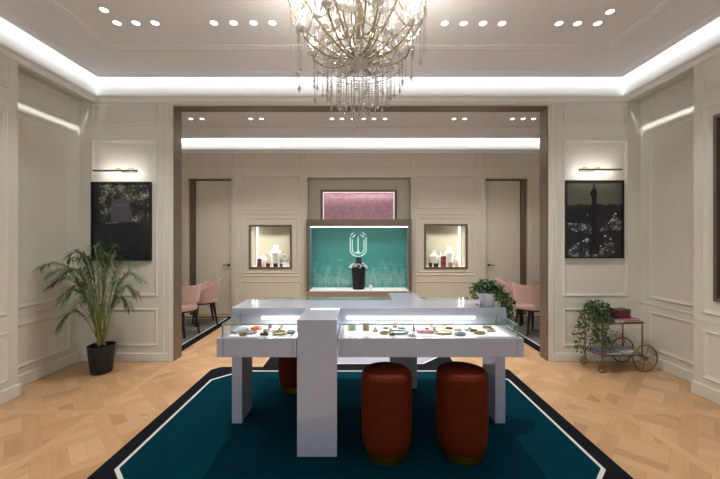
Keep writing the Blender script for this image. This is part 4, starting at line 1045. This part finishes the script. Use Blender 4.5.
# left case
cardstand('small white card stand at the back of the left case', 270, 328.5, .03, .02, M['paper'], GL)
bangle('silver bracelet in the middle of the left case', 267, 331.5, .020, M['silver'], GL)
tray('gold_dish', 'small gold dish in front of the acrylic riser', 243, 335.5, .022, .014, M['olive'], GL)
bangle('coral bead bracelet at the back of the left case', 256.5, 329, .032, M['orange'], GL, M['orange'])
tray('pale_tray', 'pale round tray in front of the coral bracelet', 250, 333.5, .040, .024, M['pale_rug'], GL)
pad('black pad in the middle front of the left case', 264.5, 335, .045, .03, .012, M['navy_book'], GL)
tray('gold_tray', 'olive gold oval tray in the front of the left case', 279.5, 334.5, .042, .024, M['olive'], GL)
pad('long grey pad behind the olive gold tray of the left case', 277, 331, .11, .02, .006, M['case_grey'], GL)
cone('pale pink ring cone at the back of the left case', 281.5, 328.5, .020, .025, M['pale_pink'], GL)
tray('slate_dish', 'slate dish beside the column in the left case', 290.5, 333, .026, .022, M['slate'], GL)
t = jew('acrylic_block', 'grey acrylic riser at the left end of the left case', 'riser', 240, 332, GL)
t.rotation_euler[2] = -.5; MB().box(-.02, .02, -.05, .05, 0, .014).build('block', M['case_grey'], t, .002)

# ------------------------------------------------------------------ chandelier
CH = (PX(358.5, 2.2), 2.2)
cz0 = 2.60
cl = thing('chandelier', 'large crystal chandelier with curving gilt arms and candle bulbs hung from the ceiling', 'chandelier', (CH[0], CH[1], 0))
mb = MB(); mb.lathe([(.012, 2.70), (.02, 2.74), (.012, 2.78), (.014, 2.84), (.03, 2.88), (.034, 2.93), (.016, 2.98), (.010, 3.05), (.02, 3.1), (.02, 3.16), (.008, 3.2), (.008, 3.33)], 20); mb.build('stem', M['amber'], cl)
mb = MB(); mb.lathe([(.02, 2.565), (.055, 2.57), (.066, 2.59), (.072, 2.62), (.06, 2.63), (.03, 2.64), (.014, 2.71)], 28); mb.build('hub', mat('frosted_silver', '#CFC9C0', .45, metal=.3), cl)
mb = MB(); mb.lathe([(.012, 3.30), (.06, 3.325), (.085, 3.35), (.085, 3.359)], 28); mb.build('ceiling_rose', M['amber'], cl)
def bez(P, n):
    # Catmull-Rom through the points
    P = [Vector(p) for p in P]; Q = [P[0]*2-P[1]]+P+[P[-1]*2-P[-2]]; out = []
    for i in range(1, len(Q)-2):
        for q in range(n):
            t = q/n; a, b, c, d = Q[i-1], Q[i], Q[i+1], Q[i+2]
            out.append(.5*((2*b)+(c-a)*t+(2*a-5*b+4*c-d)*t*t+(3*b-a-3*c+d)*t**3))
    out.append(P[-1]); return out
# frame arms that run from the hub out and up to the crown, with glass beads
arm_p = bez([(.055, 0, 2.605), (.12, 0, 2.625), (.24, 0, 2.70), (.36, 0, 2.80), (.435, 0, 2.93), (.425, 0, 3.06), (.33, 0, 3.17), (.20, 0, 3.22), (.06, 0, 3.20)], 6)
ab = MB(); ab.tube(arm_p, .0058, 6, 0)
for i, p in enumerate(arm_p):
    if i % 3 == 1: ab.ball(p, .0088, 0, 6, 4)
    elif i % 3 == 2 and i > 6: ab.gem(p+Vector((0, 0, -.012)), .0075, .012, .016, 6, 1)
arm0 = None; NARM = 12
for q in range(NARM):
    a = 2*PI*(q+.25)/NARM
    if arm0 is None: arm0 = ab.build('frame_arm', [M['amber'], M['crystal']], cl); o = arm0
    else: o = arm0.copy(); C.objects.link(o); o.parent = cl
    o.rotation_euler = (0, 0, a)
# candle arms
def candle_arm(P, cup):
    b = MB(); b.tube(bez(P, 6), .0055, 6)
    for i in range(1, len(P)-1): b.ball(P[i], .009, 0, 6, 4)
    return b
def dress(o, x, z, first):
    if first is None:
        pan = MB(); pan.lathe([(.004, z-.004), (.03, z+.004), (.036, z+.012), (.03, z+.009), (.006, z+.004)], 16, (x, 0, 0)); pan.build('drip_pan', M['crystal'], o)
        cd2 = MB(); cd2.lathe([(.010, z+.006), (.010, z+.065), (.006, z+.068)], 12, (x, 0, 0)); cd2.build('candle', M['white'], o)
        bb = MB(); bb.lathe([(.005, z+.068), (.013, z+.082), (.014, z+.092), (.008, z+.112), (.001, z+.128)], 12, (x, 0, 0)); bb.build('bulb', M['flame'], o)
        for q in range(4):
            an = q*PI/2+.4; pen = MB(); pen.gem((x+.034*math.cos(an), .034*math.sin(an), z-.012), .0075, .018, .026, 6); pen.build('drop', M['crystal'], o)
def tier(P, x, z, n, off):
    base = candle_arm(P, (x, z)).build('candle_arm', [M['amber']], cl); dress(base, x, z, None)
    base.rotation_euler = (0, 0, off)
    for q in range(1, n):
        c = copy_tree(base, cl); c.rotation_euler = (0, 0, off+2*PI*q/n)
tier([(.05, 0, 2.615), (.13, 0, 2.60), (.24, 0, 2.62), (.33, 0, 2.68), (.365, 0, 2.735)], .365, 2.735, 8, .3)
tier([(.03, 0, 2.68), (.07, 0, 2.63), (.13, 0, 2.66), (.19, 0, 2.74), (.225, 0, 2.80)], .225, 2.80, 6, .1)
tier([(.02, 0, 2.88), (.035, 0, 2.78), (.08, 0, 2.755), (.12, 0, 2.80), (.125, 0, 2.85)], .125, 2.85, 5, .6)
# hanging rings
for R, z, m_ in ((.285, 2.585, 0), (.205, 2.575, 0), (.125, 2.565, 0)):
    mb = MB(); mb.torus((0, 0, z), R, .0026, 48, 6)
    for q in range(6):
        a = q*PI/3; mb.tube([(R*math.cos(a), R*math.sin(a), z), (.05*math.cos(a), .05*math.sin(a), 2.59)], .0028, 5)
    mb.build('hanging_ring', M['amber'], cl)
def strand(L, bead, drop):
    b = MB(); n = int(L/(bead*2.3)); b.tube([(0, 0, 0), (0, 0, -L)], .0008, 3, 1)
    for i in range(n): b.gem((0, 0, -bead-(i+.1)*L/n), bead*(1.0 if i % 3 else 1.15), bead*1.05, bead*1.05, 6)
    b.gem((0, 0, -L-drop*.35), drop*.42, drop*.5, drop, 6)
    return b
def hang(R, z, n, L, bead, drop, off=0, jit=.02):
    random.seed(int(R*1000)); var = [strand(L+jit*q, bead, drop) for q in (-1, 0, 1)]; base = []
    for q in range(n):
        a = 2*PI*q/n+off; vi = random.randrange(3)
        if len(base) <= vi and q < 3: vi = q
        if vi == len(base): o = var[vi].build('crystal_strand', [M['crystal'], M['crystal']], cl); base.append(o)
        else: o = base[min(vi, len(base)-1)].copy(); C.objects.link(o); o.parent = cl
        o.location = (R*math.cos(a), R*math.sin(a), z); o.rotation_euler = (0, 0, a)
hang(.285, 2.583, 24, .13, .0065, .026)
hang(.205, 2.573, 22, .21, .0065, .024, .1)
hang(.125, 2.563, 14, .26, .0065, .024, .05)
hang(.05, 2.57, 5, .285, .0065, .026, .3, .01)
hang(.395, 2.845, 12, .32, .0052, .034, .39, .06)
hang(.432, 2.92, 12, .28, .0050, .020, .13, .05)
dr = MB(); dr.gem((0, 0, -.03), .011, .014, .026, 8); dr.gem((0, 0, -.008), .005, .006, .006, 6); dr0 = None
random.seed(31)
for q in range(96):
    p = arm_p[random.randrange(6, 44)]; a = 2*PI*(random.randrange(NARM)+.25)/NARM
    if dr0 is None: dr0 = dr.build('pendant_drop', M['crystal'], cl); o = dr0
    else: o = dr0.copy(); C.objects.link(o); o.parent = cl
    o.location = (p.x*math.cos(a), p.x*math.sin(a), p.z-.006); o.rotation_euler = (0, 0, random.uniform(0, 6))
bc = strand(.30, .0065, .03); bc0 = None
for R_, z_, n_ in ((.30, 3.17, 14), (.38, 3.09, 16), (.20, 3.19, 10)):
    for q in range(n_):
        a = 2*PI*(q+.3)/n_
        if bc0 is None: bc0 = bc.build('bead_chain', M['crystal'], cl); o = bc0
        else: o = bc0.copy(); C.objects.link(o); o.parent = cl
        o.location = (R_*math.cos(a), R_*math.sin(a), z_)
# crystal garlands between the arms
for (R, z, sag) in ((.43, 2.97, .10), (.33, 2.775, .05), (.40, 3.10, .08), (.25, 2.71, .03)):
    gb = None
    for q in range(NARM):
        a0, a1 = 2*PI*(q+.25)/NARM, 2*PI*(q+1.25)/NARM
        if gb is None:
            g = MB(); pts = []
            for i in range(15):
                f = i/14; an = f*(a1-a0); pts.append(Vector((R*math.cos(an), R*math.sin(an), z-sag*4*f*(1-f))))
            for p in pts[1:-1]: g.gem(p, .0075, .009, .011, 6)
            g.tube(pts, .0008, 3, 0)
            gb = g.build('garland', M['crystal'], cl); o = gb
        else: o = gb.copy(); C.objects.link(o); o.parent = cl
        o.rotation_euler = (0, 0, a0)
pl = bpy.data.lights.new('candle_glow', 'POINT'); pl.energy = 1.6; pl.color = (1, .86, .70); pl.shadow_soft_size = .03
for q in range(8):
    a = .3+2*PI*q/8; po = bpy.data.objects.new('candle_glow', pl); C.objects.link(po); po.location = (CH[0]+.365*math.cos(a), CH[1]+.365*math.sin(a), 2.845)
    spot((po.location.x, po.location.y, 2.87), (po.location.x+.2*math.cos(a), po.location.y+.2*math.sin(a), 3.4), 7, 150, 1, (1, .93, .82), .04)



# ------------------------------------------------------------------ camera, world, view
cam = bpy.data.cameras.new('camera'); cam.lens = 17.0; cam.sensor_width = 36; cam.sensor_fit = 'HORIZONTAL'; cam.clip_start = .05
co = bpy.data.objects.new('camera', cam); C.objects.link(co); co.location = (0, 0, H); co.rotation_euler = (PI/2, 0, 0)
S = bpy.context.scene; S.camera = co
w = bpy.data.worlds.new('world'); w.use_nodes = True; w.node_tree.nodes['Background'].inputs[0].default_value = (.9, .95, 1, 1); w.node_tree.nodes['Background'].inputs[1].default_value = .02; S.world = w
vs = S.view_settings; vs.view_transform = 'Standard'; vs.look = 'None'; vs.gamma = 1; vs.use_curve_mapping = False; vs.exposure = .62
S.cycles.max_bounces = 10; S.cycles.transparent_max_bounces = 16; S.cycles.caustics_reflective = False; S.cycles.caustics_refractive = False
S.cycles.sample_clamp_indirect = 4
